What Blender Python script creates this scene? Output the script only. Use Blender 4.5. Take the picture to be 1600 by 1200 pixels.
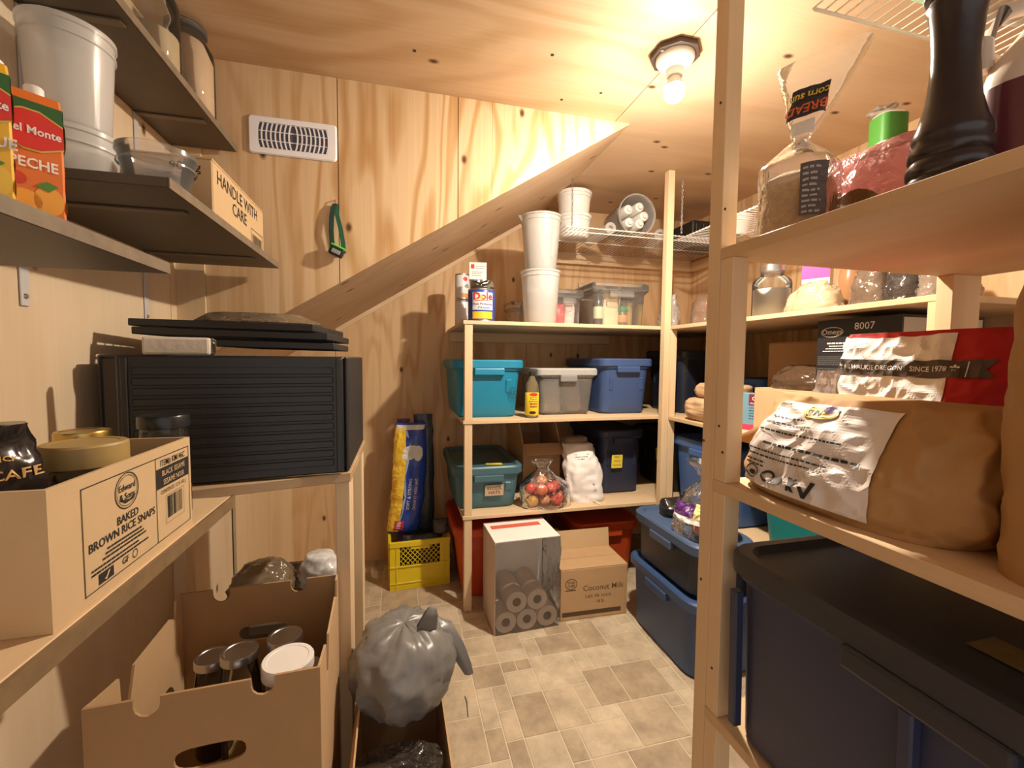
import bpy, bmesh, math, random
from math import pi, sin, cos, radians
from mathutils import Vector, Matrix, noise

for _o in list(bpy.data.objects):
    bpy.data.objects.remove(_o)
SC = bpy.context.scene
COL = SC.collection

# ------------------------------------------------------------------ camera
CAM_F, CAM_YAW, CAM_PITCH, CAM_ROLL, CAM_H = 681.4, 0.2498, 0.057, 0.0089, 1.30
cd = bpy.data.cameras.new('camera')
cam = bpy.data.objects.new('camera', cd)
COL.objects.link(cam)
cd.sensor_width = 36.0
cd.lens = 36.0 * CAM_F / 1600.0
cd.clip_start = 0.02
_f = Vector((sin(CAM_YAW) * cos(CAM_PITCH), cos(CAM_YAW) * cos(CAM_PITCH), -sin(CAM_PITCH)))
_r = Vector((cos(CAM_YAW), -sin(CAM_YAW), 0))
_u = _r.cross(_f)
_r2 = _r * cos(CAM_ROLL) + _u * sin(CAM_ROLL)
_u2 = _u * cos(CAM_ROLL) - _r * sin(CAM_ROLL)
cam.matrix_world = Matrix(((_r2.x, _u2.x, -_f.x, 0), (_r2.y, _u2.y, -_f.y, 0), (_r2.z, _u2.z, -_f.z, CAM_H), (0, 0, 0, 1)))
SC.camera = cam

# ------------------------------------------------------------------ world (dim light from the open doorway behind the camera)
w = bpy.data.worlds.new('world'); SC.world = w
w.use_nodes = True
w.node_tree.nodes['Background'].inputs[0].default_value = (0.95, 0.88, 0.80, 1)
w.node_tree.nodes['Background'].inputs[1].default_value = 0.56
BULB_POWER = 4300.0
SC.view_settings.view_transform = 'Standard'
SC.view_settings.look = 'None'
SC.view_settings.gamma = 1.0
SC.view_settings.use_curve_mapping = False
SC.view_settings.exposure = 0.78
SC.cycles.max_bounces = 16
SC.cycles.diffuse_bounces = 9
SC.cycles.transparent_max_bounces = 32

# ------------------------------------------------------------------ mesh helpers
class MB:
    def __init__(s): s.v = []; s.f = []
    def add(s, vs, fs):
        o = len(s.v); s.v += [tuple(p) for p in vs]; s.f += [tuple(i + o for i in f) for f in fs]; return s
    def box(s, x0, x1, y0, y1, z0, z1, M=None):
        vs = [Vector(p) for p in ((x0,y0,z0),(x1,y0,z0),(x1,y1,z0),(x0,y1,z0),(x0,y0,z1),(x1,y0,z1),(x1,y1,z1),(x0,y1,z1))]
        if M is not None: vs = [M @ p for p in vs]
        return s.add(vs, [(0,3,2,1),(4,5,6,7),(0,1,5,4),(1,2,6,5),(2,3,7,6),(3,0,4,7)])
    def prism(s, poly, off):
        n = len(poly); a = [Vector(p) for p in poly]; b = [p + Vector(off) for p in a]
        return s.add(a + b, [tuple(range(n - 1, -1, -1)), tuple(range(n, 2 * n))] + [(i, (i + 1) % n, n + (i + 1) % n, n + i) for i in range(n)])
    def loft(s, rings, c0=True, c1=True):
        n = len(rings[0]); vs = [p for r in rings for p in r]; fs = []
        for k in range(len(rings) - 1):
            for i in range(n):
                j = (i + 1) % n
                fs.append((k*n+i, k*n+j, (k+1)*n+j, (k+1)*n+i))
        if c0: fs.append(tuple(range(n - 1, -1, -1)))
        if c1: fs.append(tuple(range((len(rings)-1)*n, len(rings)*n)))
        return s.add(vs, fs)
    def lathe(s, prof, n=24, c=(0,0,0), M=None, c0=True, c1=True):
        rings = []
        for r, z in prof:
            ring = [Vector((c[0] + r*cos(2*pi*i/n), c[1] + r*sin(2*pi*i/n), c[2] + z)) for i in range(n)]
            if M is not None: ring = [M @ p for p in ring]
            rings.append(ring)
        return s.loft(rings, c0, c1)
    def tube(s, path, r, n=6, cap=True):
        pts = [Vector(p) for p in path]; rings = []
        for i, p in enumerate(pts):
            t = (pts[min(i+1, len(pts)-1)] - pts[max(i-1, 0)]).normalized()
            up = Vector((0,0,1)) if abs(t.z) < .9 else Vector((1,0,0))
            a = t.cross(up).normalized(); b = a.cross(t)
            rr = r[i] if isinstance(r, (list, tuple)) else r
            rings.append([p + a*rr*cos(2*pi*k/n) + b*rr*sin(2*pi*k/n) for k in range(n)])
        return s.loft(rings, cap, cap)
    def grid(s, fn, nu, nv):
        vs = [fn(i/nu, j/nv) for j in range(nv+1) for i in range(nu+1)]
        return s.add(vs, [(j*(nu+1)+i, j*(nu+1)+i+1, (j+1)*(nu+1)+i+1, (j+1)*(nu+1)+i) for j in range(nv) for i in range(nu)])

def rrect(w, d, r, z, n=4, cx=0, cy=0):
    r = min(r, w*.499, d*.499); out = []
    for qx, qy, a0 in ((1,1,0),(-1,1,90),(-1,-1,180),(1,-1,270)):
        for k in range(n + 1):
            a = radians(a0 + 90*k/n)
            out.append((cx + qx*(w/2 - r) + r*cos(a), cy + qy*(d/2 - r) + r*sin(a), z))
    return out

def obj(name, mb, mat, parent=None, smooth=False, bevel=0.0, seg=1, autos=None):
    me = bpy.data.meshes.new(name)
    me.from_pydata([tuple(p) for p in mb.v], [], mb.f)
    me.validate()
    bm = bmesh.new(); bm.from_mesh(me)
    bmesh.ops.recalc_face_normals(bm, faces=bm.faces)
    if bevel:
        es = [e for e in bm.edges if len(e.link_faces) == 2 and e.calc_face_angle(0) > .6]
        bmesh.ops.bevel(bm, geom=es, offset=bevel, segments=seg, affect='EDGES', clamp_overlap=True, profile=.5)
    bm.to_mesh(me); bm.free()
    if mat is not None: me.materials.append(mat)
    if smooth:
        for p in me.polygons: p.use_smooth = True
        try: me.set_sharp_from_angle(angle=radians(autos or 45))
        except Exception: pass
    o = bpy.data.objects.new(name, me); COL.objects.link(o)
    if parent is not None: o.parent = parent
    return o

def tag(o, label, cat, group=None):
    o['label'] = label; o['category'] = cat
    if group: o['group'] = group
    return o

def thing(name, label, cat, loc=(0,0,0), rz=0, group=None, rx=0, ry=0):
    o = bpy.data.objects.new(name, None); COL.objects.link(o)
    o.empty_display_size = .05
    o.location = loc; o.rotation_euler = (rx, ry, rz)
    return tag(o, label, cat, group)

def structure(o):
    o['kind'] = 'structure'; return o

def dup(root, loc, rz=None, label=None):
    r = root.copy(); COL.objects.link(r); r.location = loc
    if rz is not None: r.rotation_euler = (0, 0, rz)
    if label: r['label'] = label
    for ch in list(root.children):
        c = ch.copy(); COL.objects.link(c); c.parent = r
        for g in list(ch.children):
            d = g.copy(); COL.objects.link(d); d.parent = c
    return r

# ------------------------------------------------------------------ materials
def _new(name):
    m = bpy.data.materials.new(name); m.use_nodes = True
    return m, m.node_tree, m.node_tree.nodes['Principled BSDF']
def C4(c): return (c[0], c[1], c[2], 1)
def srgb(r, g, b):
    f = lambda v: (v/255/12.92) if v/255 <= .04045 else ((v/255+.055)/1.055)**2.4
    return (f(r), f(g), f(b))

_mc = {}
def mat(name, col, rough=.5, metal=0, var=0.0, vscale=8, bump=0, bscale=60, emit=0, coat=0, spec=.5):
    if name in _mc: return _mc[name]
    m, nt, b = _new(name)
    b.inputs['Base Color'].default_value = C4(col)
    b.inputs['Roughness'].default_value = rough
    b.inputs['Metallic'].default_value = metal
    b.inputs['Specular IOR Level'].default_value = spec
    b.inputs['Coat Weight'].default_value = coat
    L = nt.links.new
    if var or bump:
        tc = nt.nodes.new('ShaderNodeTexCoord')
    if var:
        n = nt.nodes.new('ShaderNodeTexNoise'); n.inputs['Scale'].default_value = vscale; n.inputs['Detail'].default_value = 4
        mx = nt.nodes.new('ShaderNodeMix'); mx.data_type = 'RGBA'
        mx.inputs[6].default_value = C4([c*(1-var) for c in col]); mx.inputs[7].default_value = C4([min(1, c*(1+var)) for c in col])
        L(tc.outputs['Object'], n.inputs['Vector']); L(n.outputs['Fac'], mx.inputs[0]); L(mx.outputs[2], b.inputs['Base Color'])
    if bump:
        n2 = nt.nodes.new('ShaderNodeTexNoise'); n2.inputs['Scale'].default_value = bscale; n2.inputs['Detail'].default_value = 3
        bp = nt.nodes.new('ShaderNodeBump'); bp.inputs['Strength'].default_value = bump; bp.inputs['Distance'].default_value = .004
        L(tc.outputs['Object'], n2.inputs['Vector']); L(n2.outputs['Fac'], bp.inputs['Height']); L(bp.outputs['Normal'], b.inputs['Normal'])
    if emit:
        b.inputs['Emission Color'].default_value = C4(col); b.inputs['Emission Strength'].default_value = emit
    _mc[name] = m; return m

def clear(name, tint=(1,1,1), body=.12, rough=.08, gloss=1.0, bump=0, bscale=18, bodycol=None):
    """thin clear or milky plastic and glass: see-through body with a fresnel sheen"""
    if name in _mc: return _mc[name]
    m = bpy.data.materials.new(name); m.use_nodes = True; nt = m.node_tree; nt.nodes.clear(); L = nt.links.new
    out = nt.nodes.new('ShaderNodeOutputMaterial')
    tr = nt.nodes.new('ShaderNodeBsdfTransparent'); tr.inputs[0].default_value = C4(tint)
    df = nt.nodes.new('ShaderNodeBsdfDiffuse'); df.inputs[0].default_value = C4(bodycol or (.8,.8,.78))
    tl = nt.nodes.new('ShaderNodeBsdfTranslucent'); tl.inputs[0].default_value = C4(bodycol or (.8,.8,.78))
    gl = nt.nodes.new('ShaderNodeBsdfGlossy'); gl.inputs['Roughness'].default_value = rough
    dm = nt.nodes.new('ShaderNodeMixShader'); dm.inputs[0].default_value = .4
    m1 = nt.nodes.new('ShaderNodeMixShader'); m1.inputs[0].default_value = body
    m2 = nt.nodes.new('ShaderNodeMixShader')
    fr = nt.nodes.new('ShaderNodeFresnel'); fr.inputs[0].default_value = 1.45
    ml = nt.nodes.new('ShaderNodeMath'); ml.operation = 'MULTIPLY'; ml.inputs[1].default_value = gloss
    L(df.outputs[0], dm.inputs[1]); L(tl.outputs[0], dm.inputs[2])
    L(tr.outputs[0], m1.inputs[1]); L(dm.outputs[0], m1.inputs[2])
    L(fr.outputs[0], ml.inputs[0]); L(ml.outputs[0], m2.inputs[0]); L(m1.outputs[0], m2.inputs[1]); L(gl.outputs[0], m2.inputs[2])
    if bump:
        tc = nt.nodes.new('ShaderNodeTexCoord'); n = nt.nodes.new('ShaderNodeTexNoise'); n.inputs['Scale'].default_value = bscale
        n.inputs['Detail'].default_value = 3; n.inputs['Distortion'].default_value = 1.5
        bp = nt.nodes.new('ShaderNodeBump'); bp.inputs['Strength'].default_value = bump; bp.inputs['Distance'].default_value = .02
        L(tc.outputs['Object'], n.inputs['Vector']); L(n.outputs['Fac'], bp.inputs['Height'])
        for q in (gl, fr): L(bp.outputs[0], q.inputs['Normal'])
    L(m2.outputs[0], out.inputs[0])
    _mc[name] = m; return m

def wood(name, base, dark, axis='Z', rings=9.0, stretch=.22, sc=2.6, contrast=.55, knots=.5, rough=.6, seed=0.0, flat=None):
    """plywood / lumber: contour lines of stretched noise read as flat-sawn grain, plus fibres and small knots"""
    if name in _mc: return _mc[name]
    m, nt, b = _new(name); L = nt.links.new; N = nt.nodes.new
    geo = N('ShaderNodeNewGeometry')
    def mp(s_across, s_along, off):
        q = N('ShaderNodeMapping'); v = [s_across]*3; v['XYZ'.index(axis)] = s_along
        q.inputs['Scale'].default_value = v; q.inputs['Location'].default_value = (off, off*.7, off*1.3)
        L(geo.outputs['Position'], q.inputs['Vector']); return q
    m1 = mp(sc, sc*stretch, seed)
    n1 = N('ShaderNodeTexNoise'); n1.inputs['Scale'].default_value = 1; n1.inputs['Detail'].default_value = 2.5; n1.inputs['Roughness'].default_value = .42; n1.inputs['Distortion'].default_value = .35
    L(m1.outputs[0], n1.inputs['Vector'])
    mu = N('ShaderNodeMath'); mu.operation = 'MULTIPLY'; mu.inputs[1].default_value = rings*6.283; L(n1.outputs['Fac'], mu.inputs[0])
    sn = N('ShaderNodeMath'); sn.operation = 'SINE'; L(mu.outputs[0], sn.inputs[0])
    r1 = N('ShaderNodeMapRange'); r1.inputs[1].default_value = -.3; r1.inputs[2].default_value = 1.0; L(sn.outputs[0], r1.inputs[0])
    m2 = mp(95, 2.2, seed+3); n2 = N('ShaderNodeTexNoise'); n2.inputs['Scale'].default_value = 1; n2.inputs['Detail'].default_value = 2; L(m2.outputs[0], n2.inputs['Vector'])
    m3 = mp(1.4, .9, seed+9); n3 = N('ShaderNodeTexNoise'); n3.inputs['Scale'].default_value = 1; n3.inputs['Detail'].default_value = 2; L(m3.outputs[0], n3.inputs['Vector'])
    # fade the rings by a slow noise so that some areas are plain
    a1 = N('ShaderNodeMath'); a1.operation = 'MULTIPLY'; L(r1.outputs[0], a1.inputs[0])
    f3 = N('ShaderNodeMapRange'); f3.inputs[1].default_value = .3; f3.inputs[2].default_value = .7; f3.inputs[3].default_value = .25; L(n3.outputs['Fac'], f3.inputs[0]); L(f3.outputs[0], a1.inputs[1])
    a2 = N('ShaderNodeMath'); a2.operation = 'MULTIPLY'; a2.inputs[1].default_value = contrast; L(a1.outputs[0], a2.inputs[0])
    f2 = N('ShaderNodeMapRange'); f2.inputs[1].default_value = .3; f2.inputs[2].default_value = .7; f2.inputs[3].default_value = 0; f2.inputs[4].default_value = .32*contrast; L(n2.outputs['Fac'], f2.inputs[0])
    a3 = N('ShaderNodeMath'); a3.operation = 'ADD'; L(a2.outputs[0], a3.inputs[0]); L(f2.outputs[0], a3.inputs[1])
    mx = N('ShaderNodeMix'); mx.data_type = 'RGBA'; mx.inputs[6].default_value = C4(base); mx.inputs[7].default_value = C4(dark); L(a3.outputs[0], mx.inputs[0])
    last = mx.outputs[2]
    if knots:
        m4 = mp(4.2, 2.6, seed+21)
        if flat:
            v_ = list(m4.inputs['Scale'].default_value); v_['XYZ'.index(flat)] = 0; m4.inputs['Scale'].default_value = v_
        vo = N('ShaderNodeTexVoronoi'); vo.inputs['Scale'].default_value = 1
        if flat:
            vo.voronoi_dimensions = '2D'; sxyz = N('ShaderNodeSeparateXYZ'); cxyz = N('ShaderNodeCombineXYZ'); L(m4.outputs[0], sxyz.inputs[0])
            for q_, c_ in enumerate([c for c in 'XYZ' if c != flat]): L(sxyz.outputs[c_], cxyz.inputs[q_])
            L(cxyz.outputs[0], vo.inputs['Vector'])
        else: L(m4.outputs[0], vo.inputs['Vector'])
        k1 = N('ShaderNodeMapRange'); k1.inputs[1].default_value = .022; k1.inputs[2].default_value = .062; k1.inputs[3].default_value = 1; k1.inputs[4].default_value = 0; L(vo.outputs['Distance'], k1.inputs[0])
        sp = N('ShaderNodeSeparateColor'); L(vo.outputs['Color'], sp.inputs[0])
        k2 = N('ShaderNodeMath'); k2.operation = 'LESS_THAN'; k2.inputs[1].default_value = knots; L(sp.outputs[0], k2.inputs[0])
        k3 = N('ShaderNodeMath'); k3.operation = 'MULTIPLY'; L(k1.outputs[0], k3.inputs[0]); L(k2.outputs[0], k3.inputs[1])
        mk = N('ShaderNodeMix'); mk.data_type = 'RGBA'; mk.inputs[7].default_value = (.10, .045, .015, 1)
        L(k3.outputs[0], mk.inputs[0]); L(last, mk.inputs[6]); last = mk.outputs[2]
    L(last, b.inputs['Base Color']); b.inputs['Roughness'].default_value = rough; b.inputs['Specular IOR Level'].default_value = .35
    bp = N('ShaderNodeBump'); bp.inputs['Strength'].default_value = .12; bp.inputs['Distance'].default_value = .002
    L(n2.outputs['Fac'], bp.inputs['Height']); L(bp.outputs[0], b.inputs['Normal'])
    _mc[name] = m; return m

PLY = (.70, .515, .315); PLYD = (.50, .285, .115)
PINE = (.72, .55, .35); PINED = (.53, .35, .18)
M_ply_z = wood('plywood_upright', PLY, PLYD, 'Z', flat='Y', rings=8, contrast=.8, sc=4.6, stretch=.15, knots=.22)
M_ply_back = wood('plywood_rear', (.66,.46,.265), (.48,.27,.11), 'Z', flat='Y', rings=8, contrast=.8, sc=4.6, stretch=.15, knots=.3, seed=4)
M_ply_left = wood('plywood_pale', (.70,.55,.38), (.56,.40,.23), 'Z', flat='X', rings=5, contrast=.5, knots=.55, seed=7)
M_ply_x = wood('plywood_ceiling', (.66,.49,.32), (.49,.31,.16), 'X', flat='Z', rings=8, contrast=.7, knots=.4, seed=2)
M_ply_s = wood('plywood_soffit', (.64,.475,.315), (.48,.31,.17), 'X', flat='Z', rings=5, contrast=.5, knots=.6, seed=12)
M_pine_z = wood('pine_stud', PINE, PINED, 'Z', rings=3, stretch=.08, sc=7, contrast=.4, knots=.35, seed=5)
M_pine_x = wood('pine_board_across', PINE, PINED, 'X', rings=3, stretch=.08, sc=7, contrast=.4, knots=.3, seed=15)
M_pine_y = wood('pine_board_along', PINE, PINED, 'Y', rings=3, stretch=.08, sc=7, contrast=.4, knots=.3, seed=25)
M_shelf_x = wood('plywood_shelf_across', (.66,.49,.31), (.46,.30,.15), 'X', rings=5, contrast=.4, knots=.2, seed=31)
M_shelf_y = wood('plywood_shelf_along', (.63,.455,.275), (.44,.27,.13), 'Y', rings=5, contrast=.45, knots=.25, seed=35)
M_dark_shelf = mat('dark_laminate', (.075,.055,.036), .45, var=.25, vscale=14)
M_card = mat('kraft_cardboard', (.47,.30,.155), .85, var=.06, vscale=20, bump=.05, bscale=240)
M_card2 = mat('pale_cardboard', (.56,.39,.215), .85, var=.05, vscale=20, bump=.05, bscale=240)
M_card3 = mat('brown_cardboard', (.38,.225,.105), .85, var=.07, vscale=18, bump=.05, bscale=240)
M_black = mat('black_ink', (.02,.018,.016), .6)
M_whiteink = mat('white_ink', (.8,.8,.78), .6)
M_white = mat('white_plastic', (.82,.81,.78), .4)
M_whitepaper = mat('white_paper', (.78,.75,.71), .7, bump=.1, bscale=30)
M_steel = mat('steel', (.6,.6,.6), .3, metal=1)
M_brass = mat('gold_lid', (.55,.38,.12), .3, metal=1)
M_red = mat('red_ink', (.62,.03,.02), .5)
M_yellow = mat('yellow_note', (.75,.62,.05), .7)
M_glass = clear('clear_glass', (.93,.95,.93), body=.03, rough=.03)
M_film = clear('clear_film', (1,1,1), body=.04, rough=.12, gloss=1.1, bump=.6, bscale=22)
M_milky = clear('milky_plastic', (1,1,1), body=.62, rough=.25, gloss=.8, bodycol=(.95,.94,.92))
M_milky2 = clear('clear_tub_plastic', (1,1,1), body=.13, rough=.15, gloss=1.2, bodycol=(.95,.95,.94))

# ------------------------------------------------------------------ printing
_tc = {}
def text_geo(s, size, bold=0.0, sx=1.0):
    k = (s, bold)
    if k not in _tc:
        cu = bpy.data.curves.new('lettering', 'FONT'); cu.body = s; cu.size = 1.0; cu.align_x = 'CENTER'; cu.align_y = 'CENTER'
        cu.resolution_u = 2; cu.offset = bold; cu.fill_mode = 'FRONT'
        o = bpy.data.objects.new('lettering', cu)
        me = o.to_mesh()
        _tc[k] = ([(v.co.x, v.co.y) for v in me.vertices], [tuple(p.vertices) for p in me.polygons])
        o.to_mesh_clear(); bpy.data.objects.remove(o); bpy.data.curves.remove(cu)
    v, f = _tc[k]
    return [(x*size*sx, y*size) for x, y in v], f

def prints(name, items, mp, m, parent, curved=None):
    """flat print: items ('t',text,x,y,size[,rot,bold,sx]) ('r',x0,y0,x1,y1) ('c',x,y,rx,ry) ('o',x,y,rx,ry,width) ('p',[(x,y)..])"""
    mb = MB(); fl = getattr(mp, 'flat', False)
    for it in items:
        if it[0] == 't':
            rot = it[5] if len(it) > 5 else 0; bold = it[6] if len(it) > 6 else .012; sx = it[7] if len(it) > 7 else 1
            v, f = text_geo(it[1], it[4], bold, sx); c, s = cos(rot), sin(rot)
            mb.add([mp(it[2]+x*c-y*s, it[3]+x*s+y*c) for x, y in v], f)
        elif it[0] == 'r':
            x0, y0, x1, y1 = it[1:5]; nu = max(1, min(90, int(abs(x1-x0)/.004))); nv = max(1, min(90, int(abs(y1-y0)/.004)))
            if fl: nu = nv = 1
            mb.grid(lambda u, v: mp(x0+(x1-x0)*u, y0+(y1-y0)*v), nu, nv)
        elif it[0] == 'c':
            vs = [mp(it[1], it[2])]+[mp(it[1]+it[3]*q*cos(2*pi*i/20), it[2]+it[4]*q*sin(2*pi*i/20)) for q in (.35, .7, 1) for i in range(20)]
            mb.add(vs, [(0, 1+i, 1+(i+1) % 20) for i in range(20)]+[(1+20*k+i, 1+20*k+20+i, 1+20*k+20+(i+1) % 20, 1+20*k+(i+1) % 20) for k in (0, 1) for i in range(20)])
        elif it[0] == 'o':
            n = 28; x, y, a, b, wd = it[1:6]
            vs = [mp(x+(a-q)*cos(2*pi*i/n), y+(b-q)*sin(2*pi*i/n)) for q in (0, wd) for i in range(n)]
            mb.add(vs, [(i, (i+1) % n, n+(i+1) % n, n+i) for i in range(n)])
        elif it[0] == 'p' and len(it[1]) == 4 and not fl:
            a, b, c, d = [Vector(q) for q in it[1]]
            mb.grid(lambda u, v: mp(*((a*(1-u)+b*u)*(1-v)+(d*(1-u)+c*u)*v)), 6, 8)
        elif it[0] == 'p':
            mb.add([mp(x, y) for x, y in it[1]], [tuple(range(len(it[1])))])
    return obj(name, mb, m, parent)

def frame_items(x0, y0, x1, y1, t):
    return [('r',x0,y0,x1,y0+t),('r',x0,y1-t,x1,y1),('r',x0,y0,x0+t,y1),('r',x1-t,y0,x1,y1)]
def barcode(x0, y0, x1, y1, seed=1):
    rd = random.Random(seed); out = []; x = x0
    while x < x1:
        wd = rd.choice((.0007,.0012,.002)); out.append(('r',x,y0,min(x+wd,x1),y1)); x += wd+rd.choice((.0008,.0014))
    return out
def lines(x0, x1, y, n, dy, h, seed=2, center=False):
    """rows of tiny unreadable print"""
    rd = random.Random(seed); out = []
    for k in range(n):
        L = (x1-x0)*(rd.uniform(.7,1)); xa = x0 if not center else (x0+x1-L)/2; xe = xa+L; x = xa
        while x < xe:
            wd = rd.uniform(.5,1.6)*h*2; out.append(('r',x,y-k*dy-h/2,min(x+wd,xe),y-k*dy+h/2)); x += wd+h*.6
    return out

def flat(O, U, V, eps=.0007):
    O, U, V = Vector(O), Vector(U).normalized(), Vector(V).normalized(); N = U.cross(V)*eps
    f = lambda x, y: O + U*x + V*y + N
    f.flat = True; return f
def onfront(y, z0=0, eps=.0007):  # on a face looking to -Y
    return flat((0, y, z0), (1,0,0), (0,0,1), eps)
def cyl(r, z0=0, a0=-pi/2, c=(0,0), eps=.0008):
    return lambda x, y: Vector((c[0]+(r+eps)*cos(a0+x/r), c[1]+(r+eps)*sin(a0+x/r), z0+y))

# ------------------------------------------------------------------ soft bags
def sackfn(w, d, h, seed=0, amp=.01, n=2.6, prof=None, lean=lambda t: (0,0), freq=9, vert=1.0):
    so = Vector((seed*3.1, seed*1.7, seed*2.3))
    def P(th, t, e=0.0):
        sx, sy = prof(t) if prof else (1, 1)
        c, s = cos(th), sin(th)
        x = w/2*sx*math.copysign(abs(c)**(2/n), c); y = d/2*sy*math.copysign(abs(s)**(2/n), s); z = h*t
        q = Vector((x, y, z*vert))*freq + so
        k = noise.noise(q) + .6*(1-2*abs(noise.noise(q*1.9+so)))-.3 + .35*(1-2*abs(noise.noise(q*4.1)))
        edge = min(1, t/.06) if t < .06 else 1
        a = amp*k*edge
        lx, ly = lean(t)
        return Vector((x+lx+c*(a+e), y+ly+s*(a+e), z + (a*.35 if .05 < t < .98 else 0)))
    P.w, P.n, P.prof, P.h = w, n, prof, h
    return P
def sackmesh(P, nt=26, nth=56, c0=True, c1=True):
    mb = MB(); mb.loft([[P(2*pi*i/nth, k/nt) for i in range(nth)] for k in range(nt+1)], c0, c1); return mb
def sackmap(P, z0=0, x0=0, eps=.0015):
    """map flat print (x across the -Y face, y up) on the bag"""
    def f(x, y):
        t = max(.001, min(.999, (z0+y)/P.h)); sx = P.prof(t)[0] if P.prof else 1
        c = max(-.999, min(.999, 2*(x+x0)/(P.w*sx))); c = math.copysign(abs(c)**(P.n/2), c)
        return P(-pi/2 + math.asin(c), t, eps)
    return f
def crumple(mb, amp, freq=14, seed=0):
    so = Vector((seed*1.3, seed*2.1, seed*.7)); out = []
    for v in mb.v:
        q = Vector(v)*freq+so; out.append(tuple(Vector(v)+noise.noise_vector(q)*amp+noise.noise_vector(q*2.3)*amp*.5))
    mb.v = out; return mb

# ------------------------------------------------------------------ repeated kinds
def tote(name, label, loc, w, d, h, col, lidcol=None, rz=0, cat='storage tote', group=None, taper=.86, material=None, lidmat=None, handle=None, r=.05, backhandle=True, lidh=.035, panel=True, hw=None):
    t = thing(name, label, cat, loc, rz, group)
    bmat = material or mat('tote_%02x%02x%02x' % tuple(int(255*c**.45) for c in col), col, .42, bump=.06, bscale=300)
    lc = lidcol or col
    lmat = lidmat or mat('tote_%02x%02x%02x' % tuple(int(255*c**.45) for c in lc), lc, .42, bump=.06, bscale=300)
    zt = h - lidh; wb, db = w*taper*.97, d*taper*.97; wt, dt = w-.036, d-.036
    mb = MB(); rings = [rrect(wb-.02, db-.02, r, 0), rrect(wb, db, r, .012)]
    for k in range(1, 5):
        q = k/4; rings.append(rrect(wb+(wt-wb)*q, db+(dt-db)*q, r, .012+(zt-.034)*q))
    rings += [rrect(w-.02, d-.02, r, zt-.02), rrect(w-.016, d-.016, r, zt)]
    mb.loft(rings); obj('body', mb, bmat, t, True, autos=35)
    mb = MB(); mb.loft([rrect(w-.012, d-.012, r, zt-.012), rrect(w, d, r, zt-.006), rrect(w, d, r, h-.008), rrect(w-.012, d-.012, r, h), rrect(w-.05, d-.05, r*.9, h), rrect(w-.07, d-.07, r*.8, h-.014)])
    lid_ = obj('lid', mb, lmat, t, True, autos=30)
    hm = handle or lmat; hw = hw or min(.16, w*.42)
    for s in ((-1, 1) if backhandle else (-1,)):
        mb = MB(); ya, yb = sorted((s*(d/2-.022), s*(d/2+.006)))
        mb.box(-hw/2, hw/2, ya, yb, zt-.045, zt-.008); obj('handle', mb, hm, lid_, bevel=.006, seg=2)
    if panel:
        for sx in (-1, 1):
            for s in (-1, 1):
                mb = MB(); q0, q1 = .50, .80
                yf = lambda q: s*(db+(dt-db)*q)/2
                xa, xb = sx*(hw/2+.012), sx*(wb/2-r*.7)
                vs = [(xa, yf(q0)+s*.004, .012+(zt-.034)*q0), (xb, yf(q0)+s*.004, .012+(zt-.034)*q0), (xb, yf(q1)+s*.007, .012+(zt-.034)*q1), (xa, yf(q1)+s*.007, .012+(zt-.034)*q1)]
                mb.prism(vs, (0, -s*.02, 0)); obj('side_panel', mb, bmat, t, bevel=.003)
    return t

def carton_open(name, label, loc, w, d, h, m, rz=0, th=.005, cat='cardboard box', flaps=()):
    """walls and bottom of one box; flaps: (side, length, angle from upright in degrees)"""
    t = thing(name, label, cat, loc, rz)
    mb = MB().box(-w/2, w/2, -d/2, d/2, 0, th); obj('bottom', mb, m, t)
    for x0, x1, y0, y1 in ((-w/2, w/2, -d/2, -d/2+th), (-w/2, w/2, d/2-th, d/2), (-w/2, -w/2+th, -d/2+th, d/2-th), (w/2-th, w/2, -d/2+th, d/2-th)):
        obj('side_wall', MB().box(x0, x1, y0, y1, th, h), m, t)
    for side, ln, ang in flaps:
        a = radians(ang)
        if side in '-+':   # -Y / +Y flap hinged on the top edge
            s = -1 if side == '-' else 1
            M = Matrix.Translation((0, s*d/2, h)) @ Matrix.Rotation(-s*a, 4, 'X')
            obj('flap', MB().box(-w/2+.003, w/2-.003, -.002, .002, 0, ln, M), m, t)
        else:
            s = -1 if side == 'l' else 1
            M = Matrix.Translation((s*w/2, 0, h)) @ Matrix.Rotation(s*a, 4, 'Y')
            obj('flap', MB().box(-.002, .002, -d/2+.003, d/2-.003, 0, ln, M), m, t)
    return t

def carton_closed(name, label, loc, w, d, h, m, rz=0, cat='cardboard box'):
    t = thing(name, label, cat, loc, rz)
    obj('body', MB().box(-w/2, w/2, -d/2, d/2, 0, h-.004), m, t, bevel=.003)
    for s in (-1, 1):
        y0, y1 = sorted((s*.0015, s*(d/2-.001)))
        obj('flap', MB().box(-w/2+.001, w/2-.001, y0, y1, h-.004, h), m, t)
    return t

def can(name, label, loc, r, h, labelcol, rz=0, cat='can'):
    t = thing(name, label, cat, loc, rz)
    obj('body', MB().lathe([(r*.95,0),(r,.003),(r,.008),(r*.985,.010),(r*.985,h-.010),(r,h-.008),(r,h-.002),(r*.96,h-.002),(r*.94,h-.006)], 32), M_steel, t, True)
    obj('paper_label', MB().lathe([(r*.985+.0008,.010),(r*.985+.0012,.011),(r*.985+.0012,h-.011),(r*.985+.0008,h-.010)], 32, c0=False, c1=False), labelcol, t, True)
    return t

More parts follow.
